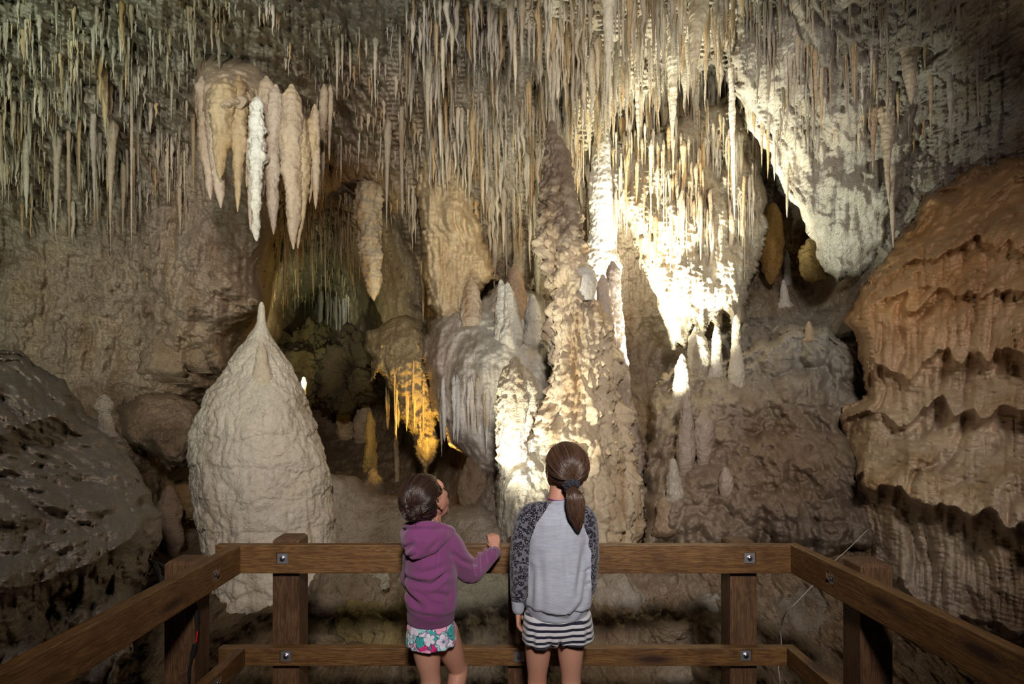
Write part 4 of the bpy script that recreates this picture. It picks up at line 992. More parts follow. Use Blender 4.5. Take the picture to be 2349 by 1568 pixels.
deck = boxm('boardwalk_deck', 3.3, 3.6, 0.05, M['post'], (0.02, 1.28, -0.026), 0, None, 0.003,
            cuts=[(0, -1.8 + 0.15 * k, 0.02, 3.4, 0.006, 0.03) for k in range(1, 24)])
tag(deck, kind='structure')
RZ, LZ = 0.9345, 0.5035            # centre heights of the upper and lower rails
RH, LH, TH = 0.125, 0.079, 0.045
RL = empty('wooden_railing', (0, 0, 0))
tag(RL, 'dark stained wooden railing of bolted timber round the viewing platform in front of the girls', 'railing')
FY = 2.69                           # front face of the front rails
def rail(name, x0, y0, x1, y1, zc, h, plates, side):
    """a rail whose visible face runs from (x0, y0) to (x1, y1); side = +1: body lies to the left of that direction"""
    d = Vector((x1 - x0, y1 - y0, 0)); Ln = d.length; ang = math.atan2(d.y, d.x)
    nrm = Vector((-math.sin(ang), math.cos(ang), 0)) * side
    mid = Vector(((x0 + x1) / 2, (y0 + y1) / 2, zc)) + nrm * TH / 2
    cuts = []
    for s_, dz in plates:
        cuts.append((s_ - Ln / 2, -side * TH / 2, dz, 0.052, 0.018, 0.052))
    o = boxm(name, Ln, TH, h, M['wood'], mid, ang, RL, 0.004, cuts)
    for s_, dz in plates:
        p = boxm('washer_plate', 0.046, 0.003, 0.046, M['zinc'], (s_ - Ln / 2, -side * (TH / 2 - 0.0075), dz), 0, o, 0.0006)
        cyl('bolt', 0.0075, 0.016, M['bolt'], (s_ - Ln / 2, -side * (TH / 2 - 0.0005), dz), (math.pi / 2, 0, 0), o, 16)
        cyl('bolt_nut', 0.012, 0.007, M['bolt'], (s_ - Ln / 2, -side * (TH / 2 - 0.0050), dz), (math.pi / 2, 0, 0), o, 6)
    return o
def wx(px, Y): return (px - CX) / F * Y
xl, xr = wx(552, FY), wx(1815, FY)
xs0 = wx(493, FY)
rail('top_rail', xs0, FY, xr, FY, RZ, RH, [(wx(647, FY) - xs0, 0.002), (wx(1721, FY) - xs0, 0.004)], 1)
lx0 = wx(500, FY)
rail('lower_rail', lx0, FY, wx(1806, FY), FY, LZ, LH, [(wx(655, FY) - lx0, 0.003), (wx(1192, FY) - lx0, 0.0), (wx(1712, FY) - lx0, 0.006)], 1)
# left side: visible (inner) face looks to +x; runs from the corner towards the viewer
rail('top_rail', xl, FY - 0.001, xl - 0.02, 0.2, RZ, RH, [(2.69 - 2.475, -0.005)], -1)
rail('lower_rail', wx(563, FY), FY - 0.001, wx(563, FY) - 0.03, 0.2, LZ, LH, [(0.24, 0.0)], -1)
# right side
rail('top_rail', xr, FY + TH, xr + 0.127, 0.2, RZ, RH, [(2.735 - 2.395, 0.003)], 1)
rail('lower_rail', wx(1806, FY), FY + TH, wx(1806, FY) + 0.08, 0.2, LZ, LH, [], 1)
def post(x, y, top=1.012, w=0.12, z0=-0.35, rz=0):
    return boxm('post', w, w, top - z0, M['post'], (x, y, (top + z0) / 2), rz, RL, 0.003, chamfer=0.012)
py_ = FY + TH + 0.0605
post(wx(667, py_), py_, 1.016); post(wx(1196, py_), py_, 1.005); post(wx(1694, py_), py_, 1.002)
post(xl - 0.012 - TH - 0.0605, 2.47, 1.0); post(xr + 0.02 + TH + 0.0605, 2.33, 1.03, rz=0.0)
post(xl - 0.03 - TH - 0.0605, 0.9, 1.0); post(xr + 0.09 + TH + 0.0605, 0.9, 1.02)
# nail heads and screws in the rails are part of the timber
def cable(name, pts, r, mat, parent=None):
    cu = bpy.data.curves.new(name, 'CURVE'); cu.dimensions = '3D'; cu.bevel_depth = r; cu.bevel_resolution = 3; cu.resolution_u = 10
    sp_ = cu.splines.new('BEZIER'); sp_.bezier_points.add(len(pts) - 1)
    for bp_, p in zip(sp_.bezier_points, pts):
        bp_.co = p; bp_.handle_left_type = bp_.handle_right_type = 'AUTO'
    tmp = bpy.data.objects.new(name, cu); C.objects.link(tmp)
    me = eval_mesh(tmp); bpy.data.objects.remove(tmp); bpy.data.curves.remove(cu)
    me.name = name; me.materials.clear(); me.materials.append(mat)
    me.polygons.foreach_set('use_smooth', np.ones(len(me.polygons), dtype=bool))
    o = bpy.data.objects.new(name, me); C.objects.link(o)
    if parent: o.parent = parent
    return o
tag(cable('cable', [at(1990, 1215, 3.5), at(1946, 1258, 3.4), at(1915, 1286, 3.35), at(1866, 1340, 3.3), at(1830, 1378, 3.25), at(1800, 1410, 3.25), at(1792, 1440, 3.25), at(1792, 1480, 3.22), at(1786, 1520, 3.2), at(1790, 1568, 3.15), at(1796, 1640, 3.1), at(1800, 1760, 3.0)], 0.0024, M['white_cable']),
    'thin white cable running down behind the right corner of the railing', 'cable')
for i, (pts, lb) in enumerate([
    ([(338, 1282, 3.2), (362, 1300, 3.15), (368, 1330, 3.1), (384, 1400, 3.0), (392, 1470, 2.95), (385, 1540, 2.9), (400, 1640, 2.85), (405, 1750, 2.85)], 'outermost black cable hanging behind the left side rail'),
    ([(340, 1284, 3.22), (378, 1300, 3.15), (400, 1330, 3.1), (398, 1400, 3.0), (404, 1470, 2.95), (410, 1540, 2.9), (425, 1640, 2.85), (420, 1750, 2.85)], 'middle black cable hanging behind the left side rail'),
    ([(346, 1290, 3.22), (366, 1318, 3.15), (390, 1350, 3.1), (414, 1410, 3.0), (398, 1470, 2.95), (420, 1550, 2.9), (418, 1640, 2.85), (436, 1750, 2.85)], 'black cable hanging behind the left side rail, nearest the post')]):
    tag(cable('cable', [at(*p) for p in pts], 0.007, M['black']), lb, 'cable', 'black cables behind the left rail')
jc = empty('wire_connector', at(450, 1440, 2.40)); tag(jc, 'black lead with a short red wire and plugs hanging down the left post', 'wire')
J = jc.location
for nm, pts, r, mt in (('plug', [(450, 1390), (451, 1425)], .008, 'black'), ('red_wire', [(453, 1445), (450, 1472)], .003, 'red_wire'), ('plug', [(447, 1478), (441, 1505)], .009, 'black'),
                       ('lead', [(451, 1425), (453, 1446)], .004, 'black'), ('lead', [(441, 1505), (434, 1540), (437, 1600)], .005, 'black'), ('lead', [(448, 1372), (450, 1392)], .004, 'black')):
    cable(nm, [at(a_, b_, 2.40) - J for a_, b_ in pts], r, M[mt], jc)
lf = empty('spot_lamp', at(402, 1310, 3.0)); tag(lf, 'small black cylindrical spot lamp behind the left railing post', 'lamp')
cyl('lamp_housing', 0.028, 0.10, M['black'], (0, 0, 0), (0.5, 0.9, 0.2), lf, 24)
cyl('lamp_bracket', 0.006, 0.20, M['black'], (0.01, 0.0, -0.10), (0, 0, 0), lf, 12)

# ------------------------------------------------------------------ rocks on the ground beyond the railing
def boulder(label, px, py, w, h, Y, tint, mat='rock', seed=0, A=0.35, name='boulder'):
    rx = w / 2 / F * Y; rz_ = h / 2 / F * Y; c = at(px, py, Y)
    n, seg = 70, 110
    th = np.linspace(0.02, math.pi - 0.02, n); ph = np.linspace(0, 2 * math.pi, seg, endpoint=False)
    d = np.stack([(np.sin(th)[:, None] * np.cos(ph)).ravel(), (np.sin(th)[:, None] * np.sin(ph)).ravel(), np.repeat(np.cos(th), seg)], 1)
    P = d * np.array([rx, min(rx, .5) * .9, rz_]) + np.array(c)
    k = min(rx, rz_)
    P = P + d * (k * A * (fbm(P, 1.2 / k * .7, 3, off=seed) + 0.5 * lumps(P, 1.6 / k, seed) - .2 + 0.25 * fbm(P, 22, 3, off=seed)))[:, None]
    idx = np.arange(n * seg).reshape(n, seg); j = np.roll(idx, -1, axis=1)
    Fc = np.stack([idx[:-1], idx[1:], j[1:], j[:-1]], 2).reshape(-1, 4)
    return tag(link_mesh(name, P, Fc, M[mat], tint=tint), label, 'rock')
OL = (0.34, 0.27, 0.12)
boulder('big brown boulder under the top rail, left of the smaller girl', 790, 1370, 170, 130, 4.3, (0.30, 0.24, 0.17), seed=1)
boulder('crusty yellowish rock under the rail, left of the smaller girl', 830, 1430, 130, 110, 4.1, OL, 'popcorn', 2, .5)
boulder('yellow-crusted rock above the lower rail just left of the floral shorts', 900, 1440, 120, 120, 4.0, (0.36,0.29,0.14), 'popcorn', 3, .5)
boulder('pale crystalline rock just under the top rail left of the purple hoodie', 858, 1335, 70, 44, 4.4, (0.50,0.46,0.36), 'popcorn', 4, .6)
boulder('dark flat rock near the ground under the lower rail at left', 740, 1500, 130, 70, 3.8, (0.22,0.17,0.11), 'rock', 5)
boulder('rounded greenish-grey mound of flowstone between the two girls', 1085, 1390, 210, 190, 4.4, (0.36, 0.35, 0.27), 'popcorn', 6, .25)
boulder('low brown rock under the lower rail between the girls', 1100, 1540, 160, 60, 3.75, (0.24,0.19,0.13), 'rock', 7)
boulder('knobbly tan rock right of the striped shorts above the lower rail', 1530, 1430, 120, 90, 4.0, (0.40,0.31,0.22), 'popcorn', 8, .6)
boulder('smooth pale hump right of the knobbly tan rock', 1630, 1430, 110, 130, 4.2, (0.42,0.38,0.32), 'flow', 9, .25)
boulder('smooth grey rock between the striped shorts and the knobbly tan rock', 1420, 1400, 130, 150, 4.3, (0.36,0.32,0.27), 'flow', 10, .3)
boulder('small rounded stone under the lower rail at right', 1560, 1545, 110, 50, 3.7, (0.28,0.23,0.18), 'flow', 11, .3)
boulder('grey-brown ground hump behind the white cable', 1860, 1440, 200, 150, 4.1, (0.34,0.29,0.23), 'rock', 12, .25)
boulder('dark brown boulder wedged in the gap left of the white cone', 425, 1130, 90, 130, 5.6, (0.24,0.16,0.07), 'rock', 13, .25)
boulder('narrow brown rock column in the gap left of the white cone', 388, 1210, 56, 190, 5.2, (0.28,0.20,0.14), 'rock', 14, .2)
boulder('brown rock standing in the gap right of the deep recess, below the mound', 1085, 1130, 70, 160, 6.0, (0.30,0.22,0.15), 'rock', 15, .25)
boulder('jumbled dark rock deep in the yellow-lit chamber', 700, 830, 130, 130, 9.3, (0.10,0.08,0.035), 'rock', 16, .9)  # tint darkened to stand for the chamber's shade
boulder('dark crusty rock bulge beside the deep chamber', 805, 855, 100, 140, 9.0, (0.055,0.042,0.024), 'popcorn', 17, .9)  # near-black tint, shade put into the rock colour
boulder('yellow crusted bulge hanging in the right recess', 1872, 590, 66, 90, 6.3, (0.42,0.30,0.12), 'popcorn', 18, .4)
boulder('brown rust-stained flowstone column at the back of the right recess', 1770, 560, 50, 180, 6.5, (0.34,0.20,0.06), 'rock', 19, .25)

# ------------------------------------------------------------------ people
def cat_rom(pts, n):
    pts = np.asarray(pts, float); out = []
    m = len(pts)
    for i in range(m - 1):
        p0, p1, p2, p3 = pts[max(0, i - 1)], pts[i], pts[i + 1], pts[min(m - 1, i + 2)]
        for k in range(n):
            t = k / n
            out.append(0.5 * ((2 * p1) + (-p0 + p2) * t + (2 * p0 - 5 * p1 + 4 * p2 - p3) * t * t + (-p0 + 3 * p1 - 3 * p2 + p3) * t ** 3))
    out.append(pts[-1]); return np.array(out)

def tube(pts, seg=20, sub=5, ref=(1, 0, 0), caps=True):
    """pts: (x, y, z, ra, rb); ra along ref, rb across"""
    Q = cat_rom(pts, sub) if sub > 1 else np.asarray(pts, float)
    P, ra, rb = Q[:, :3], np.abs(Q[:, 3]), np.abs(Q[:, 4])
    T = np.gradient(P, axis=0); T /= np.linalg.norm(T, axis=1)[:, None] + 1e-9
    ref = np.array(ref, float)
    A = ref[None] - T * (T @ ref)[:, None]; A /= np.linalg.norm(A, axis=1)[:, None] + 1e-9
    B = np.cross(T, A)
    if caps:   # rounded ends
        ext = []
        for sgn, i in ((-1, 0), (1, len(P) - 1)):
            rr = min(ra[i], rb[i]); rows = []
            for f in (0.35, 0.7, 0.93):
                rows.append((P[i] + sgn * T[i] * rr * f, ra[i] * math.sqrt(1 - f * f), rb[i] * math.sqrt(1 - f * f), A[i], B[i]))
            ext.append(rows)
        pre, post_ = ext[0][::-1], ext[1]
        P = np.concatenate([[e[0] for e in pre], P, [e[0] for e in post_]])
        ra = np.concatenate([[e[1] for e in pre], ra, [e[1] for e in post_]]); rb = np.concatenate([[e[2] for e in pre], rb, [e[2] for e in post_]])
        A = np.concatenate([[e[3] for e in pre], A, [e[3] for e in post_]]); B = np.concatenate([[e[4] for e in pre], B, [e[4] for e in post_]])
    a = np.linspace(0, 2 * math.pi, seg, endpoint=False); n = len(P)
    V = P[:, None] + A[:, None] * (ra[:, None] * np.cos(a))[..., None] + B[:, None] * (rb[:, None] * np.sin(a))[..., None]
    V = V.reshape(-1, 3)
    idx = np.arange(n * seg).reshape(n, seg); j = np.roll(idx, -1, axis=1)
    Fc = np.stack([idx[:-1], j[:-1], j[1:], idx[1:]], 2).reshape(-1, 4).tolist()
    Fc.append(idx[0][::-1].tolist()); Fc.append(idx[-1].tolist())
    return V, Fc

def ell(c, r, rot=None, u=28, v=18):
    th = np.linspace(0, math.pi, v + 1)[1:-1]; ph = np.linspace(0, 2 * math.pi, u, endpoint=False)
    d = np.stack([np.sin(th)[:, None] * np.cos(ph), np.sin(th)[:, None] * np.sin(ph), np.repeat(np.cos(th)[:, None], u, 1)], 2).reshape(-1, 3)
    d = np.concatenate([d, [[0, 0, 1], [0, 0, -1]]])
    V = d * np.array(r)
    if rot is not None: V = V @ np.array(rot).T
    V = V + np.array(c)
    idx = np.arange((v - 1) * u).reshape(v - 1, u); j = np.roll(idx, -1, axis=1)
    Fc = np.stack([idx[:-1], idx[1:], j[1:], j[:-1]], 2).reshape(-1, 4).tolist()
    nN, nS = (v - 1) * u, (v - 1) * u + 1
    Fc += [[nN, int(idx[0, k]), int(j[0, k])] for k in range(u)] + [[nS, int(j[-1, k]), int(idx[-1, k])] for k in range(u)]
    return V, Fc

def union(shapes, voxel, smooth=4, fac=0.5):
    V, Fc, off = [], [], 0
    for v, f in shapes:
        V.append(np.asarray(v)); Fc += [[int(i) + off for i in q] for q in f]; off += len(v)
    me = bpy.data.meshes.new('u'); me.from_pydata(np.concatenate(V).tolist(), [], Fc); me.update()
    bm = bmesh.new(); bm.from_mesh(me); bmesh.ops.recalc_face_normals(bm, faces=bm.faces[:]); bm.to_mesh(me); bm.free()
    o = bpy.data.objects.new('u', me); C.objects.link(o)
    r = o.modifiers.new('r', 'REMESH'); r.mode = 'VOXEL'; r.voxel_size = voxel; r.use_smooth_shade = True
    s = o.modifiers.new('s', 'SMOOTH'); s.iterations = smooth; s.factor = fac
    nm = eval_mesh(o); bpy.data.objects.remove(o)
    n = len(nm.vertices); co = np.empty(n * 3, np.float32); nm.vertices.foreach_get('co', co); co = co.reshape(-1, 3).astype(float)
    no = np.empty(n * 3, np.float32); nm.vertices.foreach_get('normal', no); no = no.reshape(-1, 3).astype(float)
    lt = np.empty(len(nm.polygons), np.int32); nm.polygons.foreach_get('loop_total', lt)
    li = np.empty(len(nm.loops), np.int32); nm.loops.foreach_get('vertex_index', li)
    if (lt == 4).all(): fc = li.reshape(-1, 4)
    else:
        fc = []; p = 0
        for k in lt: fc.append(li[p:p + k]); p += k
        fc = np.array([list(q) if len(q) == 4 else list(q) + [q[-1]] for q in fc if len(q) >= 4])
    return co, no, fc

def split_build(co, fc, label_of, mats, parents):
    """cut one continuous surface into named parts"""
    cen = co[fc].mean(1); lab = label_of(cen); out = {}
    co = co.copy()                                   # fair the seams so that they run as clean lines
    lo = np.full(len(co), 99); hi = np.full(len(co), -1)
    for k in range(4): np.minimum.at(lo, fc[:, k], lab); np.maximum.at(hi, fc[:, k], lab)
    bd = lo != hi
    E = np.concatenate([np.stack([fc[:, k], fc[:, (k + 1) % 4], lab], 1) for k in range(4)])
    key = np.sort(E[:, :2], axis=1); o_ = np.lexsort((key[:, 1], key[:, 0])); key = key[o_]; lb_ = E[o_, 2]
    same = (key[:-1] == key[1:]).all(1) & (lb_[:-1] != lb_[1:]); ed = key[:-1][same]
    for _ in range(14):
        acc = np.zeros_like(co); cnt = np.zeros(len(co))
        for a, b in ((0, 1), (1, 0)):
            np.add.at(acc, ed[:, a], co[ed[:, b]]); np.add.at(cnt, ed[:, a], 1)
        m = cnt == 2
        co[m] = co[m] * .5 + (acc[m] / cnt[m][:, None]) * .5
    for name, k in mats.items():
        sel = fc[lab == k[0]]
        if not len(sel): continue
        used = np.unique(sel); rm = np.full(len(co), -1); rm[used] = np.arange(len(used))
        out[name] = link_mesh(name.split('#')[0], co[used], rm[sel], k[1], parents)
    return out

def pz(py, Y): return CZ - (py - HY) / F * Y
def R3(px, py, Y, wpx, d=None):
    """ring centre from photo position with half width in px; depth radius in metres"""
    p = at(px, py, Y); a = wpx / F * Y
    return (p.x, p.y, p.z, a, a if d is None else d)

def crease(P, segs):
    """soft folds along world segments: (x0,z0,x1,z1,width,depth)"""
    out = np.zeros(len(P))
    for x0, z0, x1, z1, w, dp in segs:
        ex, ez = x1 - x0, z1 - z0; l2 = ex * ex + ez * ez
        t = np.clip(((P[:, 0] - x0) * ex + (P[:, 2] - z0) * ez) / l2, 0, 1)
        dx = P[:, 0] - x0 - t * ex; dz = P[:, 2] - z0 - t * ez
        sd = (dx * ez - dz * ex) / math.sqrt(l2); d2 = dx * dx + dz * dz
        env = np.sin(np.clip(t, .03, .97) * math.pi) ** 0.5
        out += 1.35 * dp * env * (-np.exp(-d2 / (w * w)) + 0.6 * np.exp(-((np.sqrt(d2) - 1.7 * w) / w) ** 2))
    return out

# ---- materials
def cloth(name, col, col2=None, sc=330, bump=0.9, rough=0.9, build=None):
    m, nt, N, L, B = nodes_of(name)
    v = mapping(N, L, (1, 1, 1))
    n = noise_node(N, L, v, sc, 3, 0.7)
    c = mix(N, L, 'MIX', n, col, col2 or tuple(x * .75 for x in col))
    if build: c = build(N, L, v, c)
    L.new(c, B.inputs['Base Color']); B.inputs['Roughness'].default_value = rough; B.inputs['Specular IOR Level'].default_value = 0.15
    B.inputs['Sheen Weight'].default_value = 0.25; B.inputs['Sheen Roughness'].default_value = 0.5
    bp = N.new('ShaderNodeBump'); L.new(n, bp.inputs['Height']); bp.inputs['Strength'].default_value = bump; bp.inputs['Distance'].default_value = 0.0015
    L.new(bp.outputs['Normal'], B.inputs['Normal'])
    return m
M['purple'] = cloth('purple_fleece', (0.22, 0.062, 0.185), (0.155, 0.040, 0.132))
M['purple_rib'] = cloth('purple_ribbing', (0.165, 0.045, 0.14), (0.12, 0.032, 0.105), 500, .9)
def melange(N, L, v, c):
    h = mapping(N, L, (0.6, 0.6, 5)); n = noise_node(N, L, h, 34, 5, 0.75)
    return mix(N, L, 'MULTIPLY', 0.75, c, ramp(N, L, n, [(0.33, (0.72, 0.74, 0.78)), (0.6, (1.06, 1.06, 1.06))]))
M['grey'] = cloth('grey_melange_jersey', (0.43, 0.46, 0.54), (0.34, 0.37, 0.44), build=melange)
M['grey_rib'] = cloth('grey_melange_ribbing', (0.40, 0.43, 0.50), (0.31, 0.34, 0.40), 420, .9, build=melange)
def leopard(N, L, v, c):
    vo = N.new('ShaderNodeTexVoronoi'); wv = N.new('ShaderNodeVectorMath'); wv.operation = 'ADD'
    nz = N.new('ShaderNodeTexNoise'); L.new(v, nz.inputs['Vector']); nz.inputs['Scale'].default_value = 45
    sc = N.new('ShaderNodeVectorMath'); sc.operation = 'SCALE'; L.new(nz.outputs['Color'], sc.inputs[0]); sc.inputs['Scale'].default_value = 0.012
    L.new(v, wv.inputs[0]); L.new(sc.outputs[0], wv.inputs[1]); L.new(wv.outputs[0], vo.inputs['Vector']); vo.inputs['Scale'].default_value = 74
    d = vo.outputs['Distance']
    ring = ramp(N, L, d, [(0.0, (0, 0, 0)), (0.20, (0, 0, 0)), (0.25, (1, 1, 1)), (0.52, (1, 1, 1)), (0.58, (0, 0, 0))])
    brk = ramp(N, L, noise_node(N, L, v, 95, 2), [(0.28, (0, 0, 0)), (0.34, (1, 1, 1))])
    k = math_node(N, L, 'MULTIPLY', ring, brk)
    core = ramp(N, L, d, [(0.12, (1, 1, 1)), (0.19, (0, 0, 0))])
    rnd = N.new('ShaderNodeSeparateColor'); L.new(vo.outputs['Color'], rnd.inputs[0])
    pink = math_node(N, L, 'MULTIPLY', core, math_node(N, L, 'GREATER_THAN', rnd.outputs[0], 0.55))
    c = mix(N, L, 'MIX', pink, c, (0.42, 0.30, 0.30))
    return mix(N, L, 'MIX', k, c, (0.010, 0.011, 0.020))
M['leopard'] = cloth('leopard_print_jersey', (0.15, 0.15, 0.18), (0.10, 0.10, 0.125), build=leopard)
def stripes(N, L, v, c):
    s = N.new('ShaderNodeSeparateXYZ'); L.new(v, s.inputs[0])
    w = noise_node(N, L, v, 9, 2)
    z = math_node(N, L, 'MULTIPLY_ADD', w, 0.010, s.outputs['Z'])
    z = math_node(N, L, 'MULTIPLY_ADD', s.outputs['X'], -0.03, z)
    f = math_node(N, L, 'FRACT', math_node(N, L, 'MULTIPLY', z, 1 / 0.0225))
    return mix(N, L, 'MIX', math_node(N, L, 'GREATER_THAN', f, 0.56), c, (0.014, 0.016, 0.035))
M['stripes'] = cloth('striped_knit', (0.62, 0.62, 0.66), (0.52, 0.52, 0.56), build=stripes)
M['navy'] = cloth('navy_trim', (0.016, 0.018, 0.04))
def floral(N, L, v, c):
    out = (0.75, 0.74, 0.80)
    prev = None
    for k, (sc, off, th) in enumerate(((19, 0.0, 0.30), (16, 3.3, 0.33), (21, 7.1, 0.28), (18, 11.7, 0.3))):
        ad = N.new('ShaderNodeVectorMath'); ad.operation = 'ADD'; L.new(v, ad.inputs[0]); ad.inputs[1].default_value = (off, 0, off)
        vo = N.new('ShaderNodeTexVoronoi'); vo.voronoi_dimensions = '3D'; L.new(ad.outputs[0], vo.inputs['Vector']); vo.inputs['Scale'].default_value = sc
        sub = N.new('ShaderNodeVectorMath'); sub.operation = 'SUBTRACT'
        s2 = N.new('ShaderNodeVectorMath'); s2.operation = 'SCALE'; L.new(ad.outputs[0], s2.inputs[0]); s2.inputs['Scale'].default_value = sc
        s3 = N.new('ShaderNodeVectorMath'); s3.operation = 'SCALE'; L.new(vo.outputs['Position'], s3.inputs[0]); s3.inputs['Scale'].default_value = sc
        L.new(s2.outputs[0], sub.inputs[0]); L.new(s3.outputs[0], sub.inputs[1])
        sp_ = N.new('ShaderNodeSeparateXYZ'); L.new(sub.outputs[0], sp_.inputs[0])
        an = math_node(N, L, 'ARCTAN2', sp_.outputs['Z'], sp_.outputs['X'])
        pet = math_node(N, L, 'ABSOLUTE', math_node(N, L, 'SINE', math_node(N, L, 'MULTIPLY', an, 2.5)))
        rad = math_node(N, L, 'MULTIPLY_ADD', math_node(N, L, 'POWER', pet, 0.5), 0.30, 0.30)
        dd = math_node(N, L, 'DIVIDE', vo.outputs['Distance'], rad)
        rn = N.new('ShaderNodeSeparateColor'); L.new(vo.outputs['Color'], rn.inputs[0])
        hue = ramp(N, L, rn.outputs[0], [(0.0, (0.04, 0.42, 0.42)), (0.16, (0.40, 0.72, 0.74)), (0.32, (0.72, 0.03, 0.22)), (0.44, (0.85, 0.40, 0.58)), (0.56, (0.78, 0.76, 0.88)), (0.84, (0.55, 0.80, 0.82))], 'CONSTANT')
        shade = ramp(N, L, dd, [(0.0, (0.06, 0.05, 0.16)), (0.16, (0.10, 0.08, 0.25)), (0.34, (0.75, 0.75, 0.8)), (0.8, (1, 1, 1)), (0.92, (0.25, 0.25, 0.35)), (1.0, (0.2, 0.2, 0.3))])
        col = mix(N, L, 'MULTIPLY', 1.0, hue, shade)
        msk = math_node(N, L, 'LESS_THAN', dd, 1.0)
        prev = mix(N, L, 'MIX', msk, prev if prev is not None else out, col)
    return prev
M['floral'] = cloth('floral_print_cotton', (0.8, 0.8, 0.8), build=floral, bump=.2)
def skin_mat(name, col):
    m, nt, N, L, B = nodes_of(name)
    v = mapping(N, L, (1, 1, 1))
    c = mix(N, L, 'MIX', noise_node(N, L, v, 14, 4), col, (col[0] * 1.05, col[1] * .82, col[2] * .75))
    L.new(c, B.inputs['Base Color']); B.inputs['Roughness'].default_value = 0.5; B.inputs['Specular IOR Level'].default_value = 0.35
    B.inputs['Subsurface Weight'].default_value = 0.12; B.inputs['Subsurface Radius'].default_value = (0.012, 0.005, 0.003); B.inputs['Subsurface Scale'].default_value = 0.5
    bp = N.new('ShaderNodeBump'); L.new(noise_node(N, L, v, 400, 3), bp.inputs['Height']); bp.inputs['Strength'].default_value = 0.15; bp.inputs['Distance'].default_value = 0.001
    L.new(bp.outputs['Normal'], B.inputs['Normal'])
    return m
M['skin'] = skin_mat('skin', (0.47, 0.27, 0.20))
def hair_mat(name, c1, c2):
    m, nt, N, L, B = nodes_of(name)
    v = mapping(N, L, (1, 1, 1))
    c = mix(N, L, 'MIX', noise_node(N, L, v, 60, 4, .7), c1, c2)
    ta = N.new('ShaderNodeAttribute'); ta.attribute_name = 'tint'
    c = mix(N, L, 'MULTIPLY', 1.0, c, ta.outputs['Color'])
    L.new(c, B.inputs['Base Color']); B.inputs['Roughness'].default_value = 0.34; B.inputs['Specular IOR Level'].default_value = 0.6
    return m
M['hair_dark'] = hair_mat('dark_brown_hair', (0.016, 0.008, 0.006), (0.045, 0.024, 0.018))
M['hair_brown'] = hair_mat('brown_hair', (0.040, 0.020, 0.013), (0.10, 0.055, 0.036))
M['eye'] = simple('eye_white', (0.8, 0.78, 0.75), 0.2)
M['iris'] = simple('brown_iris', (0.06, 0.03, 0.015), 0.15)
M['lips'] = simple('lips', (0.42, 0.20, 0.155), 0.5)
M['scrunchie'] = cloth('black_satin', (0.018, 0.019, 0.032), rough=0.45)
M['cord'] = simple('purple_cord', (0.16, 0.02, 0.22), 0.5)
M['shoe'] = simple('canvas_shoe', (0.30, 0.30, 0.34), 0.7)

def rotm(yaw, pitch, roll=0):
    """yaw: to the right (towards +x) from facing +y; pitch: looking up"""
    return Matrix.Rotation(-yaw, 3, 'Z') @ Matrix.Rotation(pitch, 3, 'X') @ Matrix.Rotation(roll, 3, 'Y')

def head_shapes(c, R, s=1.0):
    A = np.array(R); c = np.array(c)
    def e(p, r, rr=None):
        rot = A if rr is None else A @ np.array(rr)
        return ell(A @ (np.array(p) * s) + c, np.array(r) * s, rot)
    sh = [e((0, -.012, .028), (.073, .088, .083)), e((0, .020, -.005), (.066, .066, .075)), e((0, .034, -.045), (.050, .044, .050)), e((0, .058, -.083), (.022, .020, .018)),
          e((.028, .048, -.026), (.026, .025, .030)), e((-.028, .048, -.026), (.026, .025, .030)), e((0, .062, .040), (.050, .020, .030)),
          e((0, .090, -.024), (.0125, .012, .010)), e((.010, .086, -.027), (.007, .008, .006)), e((-.010, .086, -.027), (.007, .008, .006)),
          e((0, .076, -.052), (.019, .009, .006)), e((0, .077, -.061), (.018, .010, .006)), e((0, .0665, -.072), (.020, .010, .008))]
    nb = np.array([[0, .078, .016], [0, .086, -.004], [0, .094, -.022]]) * s
    sh.append(tube([(*(A @ p + c), r * s, r * s) for p, r in zip(nb, (.007, .008, .010))], 14, 4, tuple(A[:, 0])))
    for sx in (-1, 1):
        # ear: rim, lobe and bowl
        er = np.array([[.071, .004, -.022], [.078, -.006, -.008], [.083, -.016, .008], [.081, -.014, .022], [.074, .000, .022]]) * s; er[:, 0] *= sx
        sh.append(tube([(*(A @ p + c), .0042 * s, .0042 * s) for p in er], 10, 4, tuple(A[:, 1])))
        sh.append(e((sx * .074, -.003, .002), (.005, .013, .022))); sh.append(e((sx * .073, .002, -.022), (.006, .007, .008)))
    return sh

def face_parts(parent, c, R, s=1.0):
    A = np.array(R); c = np.array(c)
    for sx in (-1, 1):
        V, Fc = ell(A @ (np.array((sx * .029, .064, .006)) * s) + c, np.array((.0125, .0125, .0105)) * s)
        e_ = link_mesh('eye', V, Fc, M['eye'], parent)
        V, Fc = ell(A @ (np.array((sx * .029, .0742, .0065)) * s) + c, np.array((.0052, .0028, .0052)) * s, A)
        link_mesh('iris', V, Fc, M['iris'], e_)
        b = np.array([[sx * .014, .083, .024], [sx * .028, .080, .029], [sx * .045, .066, .025]]) * s
        V, Fc = tube([(*(A @ p + c), .0022 * s, .004 * s) for p in b], 8, 4, tuple(A[:, 1]))
        link_mesh('eyebrow', V, Fc, M['hair_dark'], parent)
    V, Fc = ell(A @ (np.array((0, .0835, -.0525)) * s) + c, np.array((.019, .006, .0042)) * s, A); link_mesh('lip', V, Fc, M['lips'], parent)
    V, Fc = ell(A @ (np.array((0, .0825, -.0605)) * s) + c, np.array((.016, .006, .0045)) * s, A); link_mesh('lip', V, Fc, M['lips'], parent)

